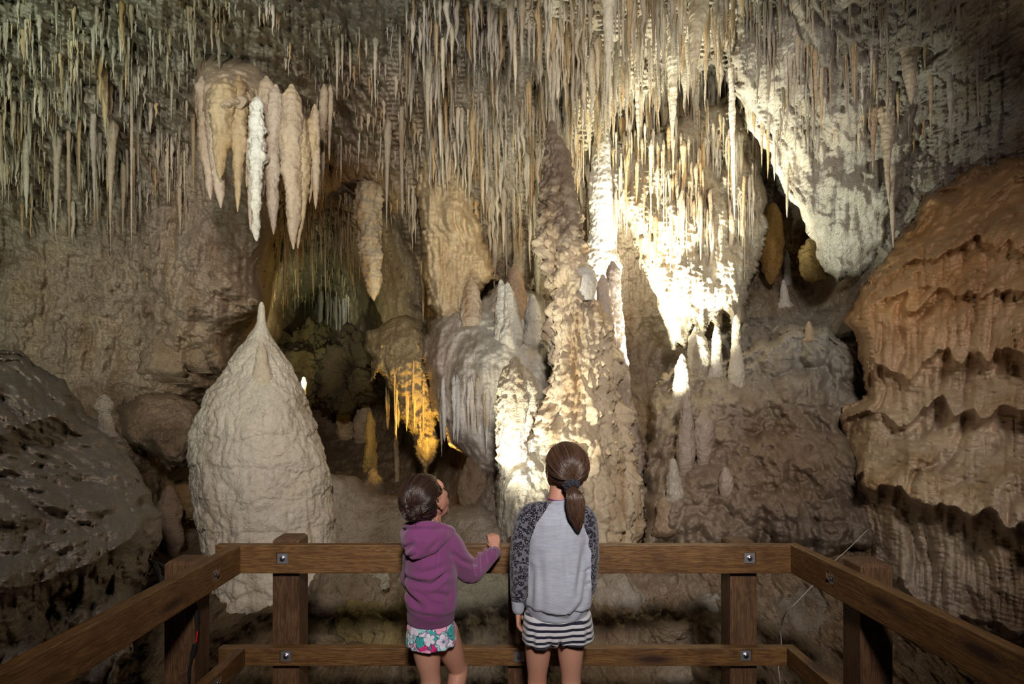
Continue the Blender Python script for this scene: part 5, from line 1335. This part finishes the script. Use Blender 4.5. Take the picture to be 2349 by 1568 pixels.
def hand_shapes(w, d, n, lat, s, curls, thumb):
    """w wrist point, d finger direction, n palm normal, lat towards the thumb; curls = per finger angles (rad per joint)"""
    d, n, lat = [np.array(Vector(x).normalized()) for x in (d, n, lat)]; w = np.array(w); sh = []
    L0 = .074 * s
    sh.append(tube([(*(w - d * .02 * s), .020 * s, .016 * s), (*(w + d * .012 * s), .021 * s, .014 * s), (*(w + d * .04 * s), .031 * s, .013 * s), (*(w + d * L0), .034 * s, .0115 * s)], 20, 5, tuple(lat)))
    for k in range(4):
        b = w + d * (L0 + (.002, .005, .003, -.004)[k] * s) + lat * (.026 - .0172 * k) * s
        a = 0.0; p = b; chain = [(*(b - d * .02 * s), .009 * s, .009 * s), (*p, .0088 * s, .0088 * s)]
        for q, sl in enumerate((.036, .023, .018)):
            a += curls[k][q]
            dr = d * math.cos(a) + n * math.sin(a)
            p = p + dr * sl * s * (.92, 1.04, 1.0, .80)[k]
            rr = (.0080, .0074, .0060)[q] * s
            chain.append((*p, rr, rr))
        sh.append(tube(chain, 12, 4, tuple(lat)))
    t0 = w + d * .014 * s + lat * .020 * s
    ch = [(*(t0 - lat * .008 * s), .012 * s, .011 * s)]; p = t0; a1, a2 = thumb
    for q, (sl, rr) in enumerate(((.030, .011), (.026, .0092), (.020, .0070))):
        dr = d * math.cos(a1) + lat * math.sin(a1); dr = dr * math.cos(a2 * (q + 1) / 2) + n * math.sin(a2 * (q + 1) / 2)
        p = p + dr * sl * s; ch.append((*p, rr * s, rr * s)); a1 *= .7
    sh.append(tube(ch, 12, 4, tuple(n)))
    return sh

def hair_lines(starts, ends, c, A, rad, n, lift=0.0, rs=None, width=0.0009, mid_out=0.004, keep=None, clump=9):
    """strand tubes over an ellipsoid head, from start directions to end directions (local unit vectors), in locks"""
    V, Fc = [], []; off = 0; m = 14
    for i in range(n):
        if i % clump == 0:
            a0 = np.array(starts(i), float); a0 /= np.linalg.norm(a0); b0 = np.array(ends(i), float)
            lf0 = rs.uniform(0.0, mid_out); wob0 = rs.uniform(-.09, .09)
        a = a0 + rs.normal(0, .035, 3); b = b0 + rs.normal(0, .012, 3)
        a /= np.linalg.norm(a); b /= np.linalg.norm(b)
        om = math.acos(max(-1, min(1, a @ b)))
        lf = lf0 + rs.uniform(-.0008, .0016); wob = wob0 + rs.uniform(-.02, .02)
        ax = np.cross(a, b); ax /= np.linalg.norm(ax) + 1e-9
        pts, ok = [], True
        for k in range(m):
            t = k / (m - 1)
            p = (math.sin((1 - t) * om) * a + math.sin(t * om) * b) / (math.sin(om) + 1e-9) + ax * wob * math.sin(math.pi * t)
            p /= np.linalg.norm(p)
            if keep is not None and k > 1 and not keep(p[None] * 1.0)[0]: ok = False; break
            q = p * (rad + lift + lf * math.sin(math.pi * t))
            pts.append(A @ q + c)
        if not ok: continue
        v, f = tube([(*p, width, width * .8) for p in pts], 4, 1, (0.3, .5, .8), caps=False)
        V.append(v); Fc += [[x + off for x in q] for q in f]; off += len(v)
    return np.concatenate(V), Fc
def hair_tint(nv, n0, rs, blk=56):
    """each strand has a shade of its own"""
    t = np.full(nv, .7); k = (nv - n0) // blk + 1
    lk = np.repeat(rs.uniform(.55, 1.5, k // 9 + 1), 9)[:k] * rs.uniform(.75, 1.3, k)
    t[n0:] = np.repeat(lk, blk)[:nv - n0]
    return np.stack([t, t * .97, t * .94], 1)

def join(parts_):
    V, Fc, off = [], [], 0
    for v, f in parts_:
        V.append(np.asarray(v)); Fc += [[int(x) + off for x in q] for q in f]; off += len(v)
    return np.concatenate(V), Fc

def skull_cap(c, A, rad, keep, nu=320, nv=240, disp=None):
    th = np.linspace(0.001, math.pi - .001, nv); ph = np.linspace(0, 2 * math.pi, nu, endpoint=False)
    d = np.stack([np.sin(th)[:, None] * np.cos(ph), np.sin(th)[:, None] * np.sin(ph), np.repeat(np.cos(th)[:, None], nu, 1)], 2).reshape(-1, 3)
    P = d * rad
    if disp is not None: P = P + d * disp(d)[:, None]
    P = P @ A.T + c
    idx = np.arange(nu * nv).reshape(nv, nu); j = np.roll(idx, -1, axis=1)
    Fc = np.stack([idx[:-1], idx[1:], j[1:], j[:-1]], 2).reshape(-1, 4)
    ce = d[Fc].mean(1)
    Fc = Fc[keep(ce)]
    return P, Fc.tolist()

def leg(px0, py0, knee, ankle, s=1.0, Y=2.42, thigh=.062, toe=(0, 1)):
    """thigh, calf and foot: hip given in photo position, knee and ankle in world"""
    h = at(px0, py0, Y); k = Vector(knee); a = Vector(ankle); m1 = (h * .5 + k * .5); m2 = k * .72 + a * .28 + Vector((0, -.012, 0))
    sh = [tube([(*h, thigh * 1.12, thigh * 1.15), (*m1, thigh * .96, thigh), (*(k * .85 + h * .15), thigh * .76, thigh * .78), (*k, thigh * .74, thigh * .76), (*(k * .9 + a * .1 + Vector((0, -.006, 0))), thigh * .72, thigh * .76), (*m2, thigh * .74, thigh * .82), (*(k * .35 + a * .65), thigh * .52, thigh * .55), (*a, thigh * .40, thigh * .46)], 26, 5)]
    sh.append(tube([(*(a + Vector((0, -.02, -.02))), .026, .022), (*(a + Vector((toe[0] * .06, toe[1] * .06, -.04))), .032, .022), (*(a + Vector((toe[0] * .14, toe[1] * .14, -.05))), .034, .014)], 18, 4))
    sh.append(ell(k + Vector((0, .012, 0)), (thigh * .62, thigh * .6, thigh * .8)))
    return sh
def shoe(parent, a, toe=(0, 1)):
    a = Vector(a)
    v, n, f = union([tube([(*(a + Vector((0, -.035, -.035))), .034, .040), (*(a + Vector((toe[0] * .04, toe[1] * .04, -.032))), .038, .040), (*(a + Vector((toe[0] * .12, toe[1] * .12, -.050))), .042, .026), (*(a + Vector((toe[0] * .165, toe[1] * .165, -.055))), .034, .020)], 24, 5),
                     tube([(*(a + Vector((0, -.05, -.068))), .038, .012), (*(a + Vector((toe[0] * .18, toe[1] * .18, -.068))), .044, .012)], 24, 5)], .004, 3)
    v[:, 2] = np.maximum(v[:, 2], 0.001)
    o = link_mesh('shoe', v, f, M['shoe'], parent)
    return o

# =================================================================== the taller girl
YA = 2.42
def A_(px, py, dy=0.0): return at(px, py, YA + dy)
GA = empty('person', (A_(1275, 1500).x, YA, 0)); OA = GA.location.copy()
tag(GA, 'taller girl seen from behind, grey sweatshirt with leopard-print sleeves, striped shorts, low ponytail', 'person')
def rel(v, O): return np.asarray(v, float) - np.array(O)
hcA = A_(1294, 1078, 0.0); RA = rotm(math.radians(-24), math.radians(14), 0)
AAm = np.array(RA)
sh = head_shapes(hcA, RA, 0.98)
sh.append(tube([R3(1279, 1180, YA, 36, .05), R3(1280, 1160, YA, 30, .045), R3(1281, 1140, YA, 23, .042), R3(1286, 1115, YA + .01, 24, .045), R3(1290, 1095, YA + .01, 26, .05)], 24, 5))
sh.append(tube([R3(1280, 1155, YA, 22, .04), R3(1279, 1190, YA, 50, .06), R3(1278, 1240, YA, 60, .075), R3(1278, 1320, YA, 60, .075), R3(1279, 1390, YA, 62, .075), R3(1279, 1412, YA, 56, .055)], 28, 5))
kn1 = at(1232, 1560, YA + .02); an1 = Vector((kn1.x - .0, YA - .02, .085)); kn2 = at(1310, 1560, YA + .0); an2 = Vector((kn2.x + .005, YA - .03, .085))
sh += leg(1236, 1440, kn1, an1, Y=YA, thigh=.052); sh += leg(1308, 1440, kn2, an2, Y=YA, thigh=.053)
# left arm hanging, right arm bent forward to the rail
wL = A_(1188, 1396, .0)
sh.append(tube([R3(1218, 1185, YA, 24), R3(1198, 1235, YA, 20), R3(1189, 1295, YA - .005, 17), R3(1188, 1350, YA, 15), (*wL, .019, .021)], 20, 5))
sh += hand_shapes(wL + Vector((0, 0, -.004)), (.05, .05, -1), (.9, .12, 0), (.1, 1, 0), .80, [(.35, .55, .4), (.45, .6, .45), (.55, .7, .5), (.6, .75, .5)], (.55, .5))
wR = Vector((wx(1338, 2.645), 2.645, 1.008))
elR = A_(1352, 1338, -.01)
sh.append(tube([R3(1340, 1190, YA, 22), R3(1350, 1250, YA, 19), (*elR, .026, .026), (*(elR * .5 + wR * .5), .022, .022), (*wR, .019, .019)], 20, 5))
sh += hand_shapes(wR, (-.55, .8, .06), (0, 0, -1), (-.7, -.5, 0), .80, [(.15, .3, .25)] * 4, (.5, .2))
co, no, fc = union(sh, .0030, 3)
bodyA = link_mesh('body', rel(co, OA), fc, M['skin'], GA)
face_parts(bodyA, rel(hcA, OA), RA, .98)
# necklace
nk = [at(1279, 1140, YA) + Vector((math.cos(a) * .043, math.sin(a) * .048, .004 * math.sin(a) + .0)) for a in np.linspace(0, 2 * math.pi, 26)]
v, f = tube([(*rel(p, OA), .0016, .0016) for p in nk], 6, 2, (0, 0, 1), caps=False); nkl = link_mesh('necklace', v, f, M['cord'], GA); nkl['label'] = 'thin purple cord necklace'

# sweatshirt
tsh = [tube([R3(1280, 1156, YA, 26, .050), R3(1280, 1162, YA, 40, .062), R3(1279, 1172, YA, 62, .075), R3(1278, 1195, YA, 72, .090), R3(1279, 1240, YA, 72, .100), R3(1281, 1300, YA - .005, 70, .105), R3(1281, 1330, YA - .01, 73, .112), R3(1280, 1358, YA - .01, 78, .120), R3(1279, 1378, YA - .005, 78, .118), R3(1279, 1386, YA - .005, 72, .106), R3(1279, 1398, YA, 71, .104), R3(1279, 1409, YA, 72, .104)], 40, 5, caps=False)]
tsh.append(tube([R3(1279, 1143, YA, 28, .050), R3(1280, 1150, YA, 30, .052), R3(1280, 1160, YA, 38, .060)], 36, 4, caps=False))
tsh.append(tube([R3(1252, 1172, YA, 24, .05), R3(1222, 1180, YA, 28, .055), R3(1205, 1205, YA, 27, .052), R3(1196, 1250, YA, 25, .050), R3(1192, 1300, YA - .008, 23, .048), R3(1191, 1350, YA - .004, 21, .042), R3(1189, 1370, YA, 18, .036), R3(1188, 1376, YA, 15, .030), R3(1188, 1397, YA, 14, .027)], 30, 5))
eR = A_(1348, 1340, -.01)
tsh.append(tube([R3(1305, 1172, YA, 24, .05), R3(1336, 1184, YA, 27, .055), R3(1346, 1210, YA, 24, .052), R3(1350, 1255, YA, 22, .050), R3(1350, 1305, YA - .005, 21, .048), (*(eR + Vector((0, 0, -.008))), .036, .042), (*(eR * .7 + wR * .3), .034, .036), (*(eR * .35 + wR * .65), .032, .032), (*(eR * .12 + wR * .88), .027, .027)], 30, 5))
co, no, fc = union(tsh, .0042, 8)
def wseg(l, Y): return [(wx(a, Y), pz(b, Y), wx(c_, Y), pz(d_, Y), w_, dp) for a, b, c_, d_, w_, dp in l]
cr = wseg([(1290, 1235, 1300, 1330, .014, .004), (1338, 1245, 1318, 1345, .014, .007), (1345, 1290, 1330, 1370, .012, .006), (1235, 1260, 1240, 1390, .016, .004), (1222, 1290, 1216, 1380, .012, .006), (1240, 1386, 1300, 1400, .012, .004),
           (1330, 1360, 1300, 1398, .012, .006), (1178, 1290, 1206, 1282, .008, .005), (1176, 1312, 1208, 1306, .008, .005), (1178, 1352, 1204, 1346, .007, .005), (1176, 1365, 1204, 1362, .006, .004), (1180, 1225, 1212, 1235, .010, .004),
           (1340, 1300, 1372, 1290, .008, .005), (1340, 1330, 1370, 1322, .008, .005), (1285, 1180, 1283, 1235, .008, .002)], YA)
co = co + no * (crease(co, cr) + 0.0045 * fbm(co, (13, 13, 7), 2))[:, None]
def labA(c):
    x = c[:, 0] / YA * F + CX; y = HY - (c[:, 2] - CZ) / YA * F
    # raglan seams run from the collar down to the armpits
    lx = np.interp(y, [1145, 1153, 1190, 1230, 1260, 1420], [1266, 1258, 1230, 1216, 1213, 1209]); rx = np.interp(y, [1150, 1158, 1190, 1230, 1250, 1420], [1298, 1304, 1332, 1348, 1345, 1338])
    rx = np.where((y > 1250) & (c[:, 1] > YA - .02), 1331 - 0 * y, np.where(y > 1250, 1352 + 0 * y, rx))
    k = np.zeros(len(c), int)
    dl = np.hypot(x - 1191, 0); k[(x < lx)] = 1; k[(x > rx) & (y < 1392)] = 2
    k[(k == 0) & (y > 1385)] = 3
    k[(k == 0) & (y < 1152)] = 6
    k[(k == 1) & (y > 1376)] = 4
    k[(x >= 1206) & (y > 1360) & (k == 1)] = 0
    k[(k == 0) & (y > 1385)] = 3
    return k
pa = split_build(rel(co, 0), fc, labA, {'sweatshirt': (0, M['grey']), 'sleeve': (1, M['leopard']), 'sleeve#2': (2, M['leopard']), 'hem_band': (3, M['grey_rib']), 'cuff': (4, M['grey_rib']), 'collar': (6, M['grey_rib'])}, None)
for nme, o in pa.items():
    o.parent = GA if nme == 'sweatshirt' else pa['sweatshirt']
    if nme == 'sweatshirt': o.location = -OA
pa['sleeve']['label'] = 'leopard-print sleeve'; pa['sleeve#2']['label'] = 'leopard-print sleeve'
# shorts
st = [tube([R3(1278, 1385, YA, 66, .092), R3(1278, 1405, YA, 74, .100), R3(1279, 1425, YA, 79, .104), R3(1279, 1440, YA, 81, .105), R3(1279, 1457, YA, 81, .102)], 40, 5, caps=False),
      tube([R3(1244, 1410, YA, 42, .095), R3(1240, 1440, YA, 42, .100), R3(1238, 1466, YA, 41, .101)], 34, 5, caps=False),
      tube([R3(1314, 1410, YA, 42, .095), R3(1319, 1438, YA, 42, .100), R3(1321, 1462, YA, 41, .101)], 34, 5, caps=False)]
co, no, fc = union(st, .0035, 5)
co = co + no * (crease(co, wseg([(1280, 1445, 1281, 1484, .006, .010), (1222, 1420, 1218, 1480, .010, .004), (1340, 1420, 1345, 1470, .010, .004), (1258, 1430, 1255, 1478, .010, .003)], YA)) + .003 * fbm(co, (16, 16, 5), 2))[:, None]
ps = split_build(co, fc, lambda c: (HY - (c[:, 2] - CZ) / YA * F > np.where(c[:, 0] < wx(1280, YA), 1460, 1456)).astype(int), {'shorts': (0, M['stripes']), 'hem': (1, M['navy'])}, None)
ps['shorts'].parent = GA; ps['shorts'].location = -OA; ps['hem'].parent = ps['shorts']; ps['shorts']['label'] = 'black and white striped shorts'
shoe(GA, rel(an1, OA)); shoe(GA, rel(an2, OA))
# hair: swept back into a low ponytail at the right
rs = np.random.RandomState(5)
cA = rel(hcA, OA); radA = np.array([.082, .098, .094]) * .98
tieW = rel(A_(1309, 1112, -.085), OA)
tie_loc = AAm.T @ (tieW - cA); tie_dir = tie_loc / np.linalg.norm(tie_loc)
off0 = np.array([0, -.012, .022])
def keepA(d): return ~((d[:, 1] > .50 - .55 * np.clip(d[:, 2], -1, .6) * -1 * 0 + .0) & (d[:, 2] < .62)) & ~((d[:, 2] < -.52)) & ~((np.abs(d[:, 0]) > .80) & (d[:, 1] > -.02) & (d[:, 2] < .10))
cc = cA + AAm @ off0
cap = skull_cap(cc, AAm, radA, keepA, disp=lambda d: .0016 * np.sin(60 * np.arctan2(d[:, 0] - tie_dir[0], d[:, 2] - tie_dir[2]) + 3 * gnoise(d * 3)) + .003 * gnoise(d * 5))
def stA(i):
    u = rs.uniform(-1.25, 1.25)
    if rs.rand() < .45: return (math.sin(u), .62 * math.cos(u) * .9 + .1, .70 * math.cos(u) + .05)      # hairline over the forehead and temples
    if rs.rand() < .5: return (rs.choice([-1, 1]) * .9, rs.uniform(-.25, .25), rs.uniform(-.1, .6))
    return (rs.uniform(-.75, .75), rs.uniform(-.7, .5), rs.uniform(.3, 1))
def enA(i): return tie_dir + rs.uniform(-.09, .09, 3)
st_ = hair_lines(stA, enA, cc, AAm, radA, 2000, .0014, rs, width=.0010, mid_out=.006, keep=keepA)
def stA2(i): return (rs.uniform(-.7, .7), -.55, -.62 + rs.uniform(-.05, .1))
st2 = hair_lines(stA2, enA, cc, AAm, radA, 300, .0012, rs, width=.0009, mid_out=.004)
hv, hf = join([cap, st_, st2]); hairA = link_mesh('hair', hv, hf, M['hair_brown'], GA, tint=hair_tint(len(hv), len(cap[0]), rs))
# ponytail
pt = [A_(1311, 1114, -.090), A_(1318, 1134, -.115), A_(1321, 1160, -.120), A_(1323, 1190, -.118), A_(1328, 1219, -.112)]
pr = [.012, .030, .034, .026, .004]
core, _n, cf = union([tube([(*rel(p, OA), r * .92, r * .62) for p, r in zip(pt, pr)], 20, 6)], .003, 2)
pc = cat_rom(np.array([[*rel(p, OA), r] for p, r in zip(pt, pr)]), 6)
vs, fs, off = [], [], 0
for i in range(620):
    a = rs.uniform(0, 2 * math.pi); q = math.sqrt(rs.uniform(.5, 1.0)); ph = rs.uniform(-.5, .5); cut = rs.randint(len(pc) - 7, len(pc))
    P = [(pc[k, 0] + math.cos(a + ph * k / len(pc)) * pc[k, 3] * q * 1.02 + .002 * math.sin(k * .8 + i), pc[k, 1] + math.sin(a + ph * k / len(pc)) * pc[k, 3] * .68 * q, pc[k, 2] + .002 * math.sin(i)) for k in range(0, cut)]
    v, f = tube([(*p, .0010, .0008) for p in P], 4, 1, (.3, .8, .1), caps=False); vs.append(v); fs += [[x + off for x in y_] for y_ in f]; off += len(v)
pv, pf = join([(core, cf), (np.concatenate(vs), fs)]); pony = link_mesh('ponytail', pv, pf, M['hair_brown'], hairA, tint=hair_tint(len(pv), len(core), rs, 70))
# scrunchie: a gathered ring of dark satin
sc_c = rel(A_(1311, 1113, -.092), OA); u_ = np.linspace(0, 2 * math.pi, 90, endpoint=False); w_ = np.linspace(0, 2 * math.pi, 18, endpoint=False)
ax = np.array(Vector((.25, -.75, -.55)).normalized()); e1 = np.cross(ax, [0, 0, 1]); e1 /= np.linalg.norm(e1); e2 = np.cross(ax, e1)
SV = []
for uu in u_:
    rr = .0115 + .0025 * math.sin(uu * 9) + .002 * math.sin(uu * 17 + 1); d_ = math.cos(uu) * e1 + math.sin(uu) * e2
    for ww in w_: SV.append(sc_c + d_ * (.019 + rr * math.cos(ww)) + ax * rr * 1.1 * math.sin(ww) + d_ * .0015 * math.sin(uu * 23 + ww * 3))
ix = np.arange(90 * 18).reshape(90, 18); j1 = np.roll(ix, -1, 0); j2 = np.roll(ix, -1, 1); j12 = np.roll(j1, -1, 1)
scr = link_mesh('scrunchie', SV, np.stack([ix, j1, j12, j2], 2).reshape(-1, 4), M['scrunchie'], hairA)

# =================================================================== the smaller girl
YB = 2.42
def B_(px, py, dy=0.0): return at(px, py, YB + dy)
GB = empty('person', (B_(985, 1500).x, YB, 0)); OB = GB.location.copy()
tag(GB, 'smaller girl in purple hoodie and floral shorts looking up, one hand on rail', 'person')
hcB = B_(981, 1149, 0.0); RB_ = rotm(math.radians(43), math.radians(25), math.radians(0)); ABm = np.array(RB_)
sB = .97
sh = head_shapes(hcB, RB_, sB)
sh.append(tube([R3(984, 1225, YB, 32, .045), R3(990, 1205, YB, 22, .038), R3(993, 1185, YB + .01, 19, .035), R3(988, 1160, YB + .01, 22, .04)], 24, 5))
sh.append(tube([R3(985, 1215, YB, 34, .05), R3(987, 1250, YB, 48, .07), R3(988, 1320, YB, 48, .07), R3(988, 1390, YB, 48, .07), R3(990, 1415, YB, 44, .05)], 26, 5))
knL = at(988, 1560, YB + .0); anL = Vector((knL.x + .005, YB - .03, .085)); knR = at(1052, 1536, YB + .10); anR = Vector((wx(1010, YB) , YB - .02, .10))
sh += leg(974, 1455, knL, anL, Y=YB, thigh=.054); sh += leg(1018, 1450, knR, anR, Y=YB + .03, thigh=.053)
wB = at(1139, 1262, 2.650)
elB = at(1078, 1312, 2.50)
sh.append(tube([R3(1030, 1240, YB, 20), R3(1050, 1280, YB + .03, 18), (*elB, .025, .025), (*(elB * .5 + wB * .5), .021, .021), (*wB, .018, .018)], 20, 5))
sh += hand_shapes(wB + Vector((-.002, .004, .004)), (-.22, .62, .80), (-.05, .72, -.62), (-1, -.1, -.1), .80, [(.75, .75, .5), (.78, .8, .5), (.80, .8, .5), (.82, .8, .5)], (.35, .9))
elL = at(945, 1330, YB + .12); wLb = at(990, 1330, YB + .2)
sh.append(tube([R3(950, 1240, YB + .02, 18), R3(945, 1290, YB + .06, 17), (*elL, .03, .03), (*wLb, .02, .02)], 18, 5))
sh += hand_shapes(wLb, (1, .2, 0), (0, -1, 0), (0, 0, 1), .78, [(.4, .5, .4)] * 4, (.5, .3))
co, no, fc = union(sh, .0028, 3)
bodyB = link_mesh('body', rel(co, OB), fc, M['skin'], GB)
face_parts(bodyB, rel(hcB, OB), RB_, sB)
# hoodie
tb = [tube([R3(985, 1207, YB, 28, .05), R3(986, 1214, YB, 44, .065), R3(988, 1228, YB, 54, .080), R3(989, 1260, YB, 57, .090), R3(989, 1300, YB - .004, 58, .095), R3(990, 1345, YB - .006, 59, .10), R3(990, 1380, YB - .006, 59, .105), R3(990, 1392, YB - .004, 55, .098), R3(989, 1408, YB, 55, .096), R3(989, 1424, YB, 54, .095)], 40, 5, caps=False),
      tube([R3(1012, 1232, YB, 28, .055), R3(1036, 1250, YB + .01, 27, .055), (*at(1056, 1285, YB + .04), .046, .050), (*(elB + Vector((.002, 0, -.004))), .043, .043), (*(elB * .6 + wB * .4 + Vector((0, 0, -.006))), .041, .039), (*(elB * .3 + wB * .7), .036, .034), (*(elB * .08 + wB * .92 + Vector((0, 0, -.002))), .028, .027)], 28, 5),
      tube([R3(955, 1236, YB + .02, 22, .05), R3(945, 1280, YB + .05, 21, .045), (*(elL + Vector((0, 0, 0))), .040, .042), (*(elL * .4 + wLb * .6), .034, .034), (*(elL * .1 + wLb * .9), .028, .028)], 24, 5)]
co, no, fc = union(tb, .0042, 7)
cr = wseg([(935, 1318, 1000, 1322, .012, .009), (1000, 1322, 1030, 1300, .010, .010), (932, 1345, 975, 1372, .013, .010), (1000, 1340, 1035, 1352, .011, .006), (970, 1300, 1030, 1285, .012, .004), (1040, 1330, 1028, 1395, .009, .004), (1012, 1235, 1008, 1300, .004, .003),
           (1060, 1282, 1085, 1302, .008, .006), (1086, 1290, 1092, 1325, .006, .006), (1100, 1284, 1105, 1318, .006, .006), (1112, 1278, 1120, 1308, .005, .005), (1122, 1270, 1130, 1298, .004, .004), (955, 1385, 1030, 1398, .010, .004), (1040, 1262, 1066, 1290, .009, .005)], YB)
co = co + no * (crease(co, cr) + 0.005 * fbm(co, (11, 11, 11), 2))[:, None]
cuffd = np.array(wB - elB); cuffd /= np.linalg.norm(cuffd)
def labB(c):
    x = c[:, 0] / YB * F + CX; y = HY - (c[:, 2] - CZ) / YB * F
    k = np.zeros(len(c), int); k[(x > 1012 + (y - 1210) * .05) & (y < 1335) & (x > 1030 - np.clip(1260 - y, 0, 60) * .3)] = 1
    k[(x > 1040) & (y < 1335)] = 1
    k[(k == 0) & (y > 1393)] = 2
    k[(k == 1) & (((c - np.array(elB)) @ cuffd) > np.linalg.norm(np.array(wB - elB)) - .040)] = 3
    return k
pb = split_build(co, fc, labB, {'hoodie': (0, M['purple']), 'sleeve': (1, M['purple']), 'hem_band': (2, M['purple_rib']), 'cuff': (3, M['purple_rib'])}, None)
for nme, o in pb.items():
    o.parent = GB if nme == 'hoodie' else pb['hoodie']
    if nme == 'hoodie': o.location = -OB
# hood lying on the back: a sack with a thick rolled lip open at the top
hd = [tube([R3(1030, 1222, YB + .02, 16, .028), R3(1010, 1232, YB - .05, 20, .030), R3(985, 1246, YB - .085, 26, .030), R3(958, 1250, YB - .080, 28, .030), R3(938, 1240, YB - .04, 22, .030), R3(934, 1224, YB + .01, 16, .03)], 24, 6, ref=(0, 0, 1)),
      ell(B_(968, 1236, -.055), (.078, .055, .052)), ell(B_(957, 1262, -.075), (.046, .040, .036)),
      tube([R3(1034, 1218, YB + .0, 9, .018), R3(1008, 1206, YB - .035, 9, .020), R3(975, 1203, YB - .065, 9, .020), R3(945, 1204, YB - .055, 9, .020), R3(931, 1208, YB + .0, 8, .018)], 18, 6, ref=(0, 0, 1))]
co, no, fc = union(hd, .0036, 7)
co = co + no * (crease(co, wseg([(935, 1255, 952, 1240, .010, .008), (985, 1262, 1010, 1232, .010, .004), (945, 1215, 1000, 1222, .012, .004), (940, 1272, 960, 1262, .007, .004)], YB - .06)) + .004 * fbm(co, 14, 2))[:, None]
hood = link_mesh('hood', co, fc, M['purple'], pb['hoodie'])
# floral shorts
st = [tube([R3(989, 1412, YB, 46, .086), R3(989, 1430, YB, 54, .095), R3(990, 1450, YB, 56, .098), R3(991, 1474, YB, 56, .100)], 34, 5, caps=False)]
co, no, fc = union(st, .0035, 5)
co = co + no * (crease(co, wseg([(940, 1440, 946, 1485, .008, .006), (1030, 1440, 1034, 1480, .008, .004), (992, 1478, 992, 1494, .004, .004)], YB)) + .003 * fbm(co, (15, 15, 6), 2))[:, None]
shB = link_mesh('shorts', rel(co, OB), fc, M['floral'], GB); shB['label'] = 'pink, teal and white floral shorts'
shoe(GB, rel(anL, OB)); shoe(GB, rel(anR, OB))
# hair with a loose bun
rs = np.random.RandomState(8)
cB = rel(hcB, OB); radB = np.array([.083, .099, .095]) * sB; ccB = cB + ABm @ off0
bunW = rel(B_(951, 1164, -.082), OB); bl = ABm.T @ (bunW - ccB); bun_dir = bl / np.linalg.norm(bl)
def keepB(d): return ~((d[:, 1] > .52) & (d[:, 2] < .60)) & ~(d[:, 2] < -.55) & ~((np.abs(d[:, 0]) > .74) & (d[:, 1] > -.10) & (d[:, 2] < .12))
cap = skull_cap(ccB, ABm, radB, keepB, disp=lambda d: .003 * gnoise(d * 5) + .0016 * gnoise(d * 14))
def stB(i):
    u = rs.uniform(-1.25, 1.25)
    if rs.rand() < .45: return (math.sin(u), .56 * math.cos(u) + .1, .74 * math.cos(u) + .05)
    if rs.rand() < .5: return (rs.choice([-1, 1]) * .9, rs.uniform(-.3, .15), rs.uniform(-.15, .6))
    return (rs.uniform(-.8, .8), rs.uniform(-.7, .5), rs.uniform(-.5, 1))
s1 = hair_lines(stB, lambda i: bun_dir + rs.uniform(-.14, .14, 3), ccB, ABm, radB, 2000, .0014, rs, width=.0010, mid_out=.008, keep=keepB)
s2 = hair_lines(lambda i: (rs.uniform(-.75, .75), rs.uniform(-.6, -.3), -.66 + rs.uniform(-.05, .12)), lambda i: bun_dir + rs.uniform(-.12, .12, 3), ccB, ABm, radB, 350, .001, rs, width=.001, mid_out=.006)
hv, hf = join([cap, s1, s2]); hairB = link_mesh('hair', hv, hf, M['hair_dark'], GB, tint=hair_tint(len(hv), len(cap[0]), rs))
bp_ = [ell(bunW, (.031, .028, .030))]; vs, fs, off = [], [], 0
axb = (bunW - ccB); axb /= np.linalg.norm(axb); b1 = np.cross(axb, [0, 0, 1]); b1 /= np.linalg.norm(b1); b2 = np.cross(axb, b1)
for L_ in range(26):                     # rolled locks of the bun
    a0 = rs.uniform(0, 6.28); r0 = rs.uniform(.004, .040); h0 = rs.uniform(-.012, .012) + .026 * math.sqrt(max(0, 1 - (r0 / .042) ** 2)); sp_ = rs.uniform(2.0, 4.2); tl = rs.uniform(-.5, .5)
    cpt = []
    for k in range(12):
        t = k / 11; a = a0 + sp_ * t; rr = r0 * (1 - .25 * t)
        cpt.append(bunW + (b1 * math.cos(a) + b2 * math.sin(a)) * rr + axb * (h0 + .012 * math.sin(a + tl) * 1.2))
    for q in range(34):
        o1, o2 = rs.normal(0, .0038, 2)
        P = [(*(p + b1 * o1 * math.cos(i_ * .3 + q) + axb * o2 + np.array([0, 0, 1]) * o1 * .6), .0010, .0009) for i_, p in enumerate(cpt)]
        v, f = tube(P, 4, 1, (.3, .5, .8), caps=False); vs.append(v); fs += [[x + off for x in y_] for y_ in f]; off += len(v)
for q in range(46):                      # wisps falling at the nape and from the bun
    p0 = bunW + rs.normal(0, .014, 3) if q < 20 else rel(B_(985 + rs.uniform(-28, 22), 1180, -.045), OB)
    P = [(*(p0 + np.array([rs.normal(0, .002) + .004 * math.sin(k + q), -.002, -.0065 * k]) + np.array([-.002 * k if q < 20 else .001 * k, 0, 0])), .0007, .0006) for k in range(6)]
    v, f = tube(P, 4, 1, (.3, .5, .1), caps=False); vs.append(v); fs += [[x + off for x in y_] for y_ in f]; off += len(v)
bv, bf_ = join(bp_ + [(np.concatenate(vs), fs)]); bun = link_mesh('bun', bv, bf_, M['hair_dark'], hairB, tint=hair_tint(len(bv), len(bp_[0][0]), rs, 48))
tv, tf = tube([(*(bunW - axb * .014 + (b1 * math.cos(a) + b2 * math.sin(a)) * .024), .003, .003) for a in np.linspace(0, 2 * math.pi, 20)], 8, 2, tuple(axb), caps=False)
link_mesh('hair_tie', tv, tf, M['red_wire'], hairB)
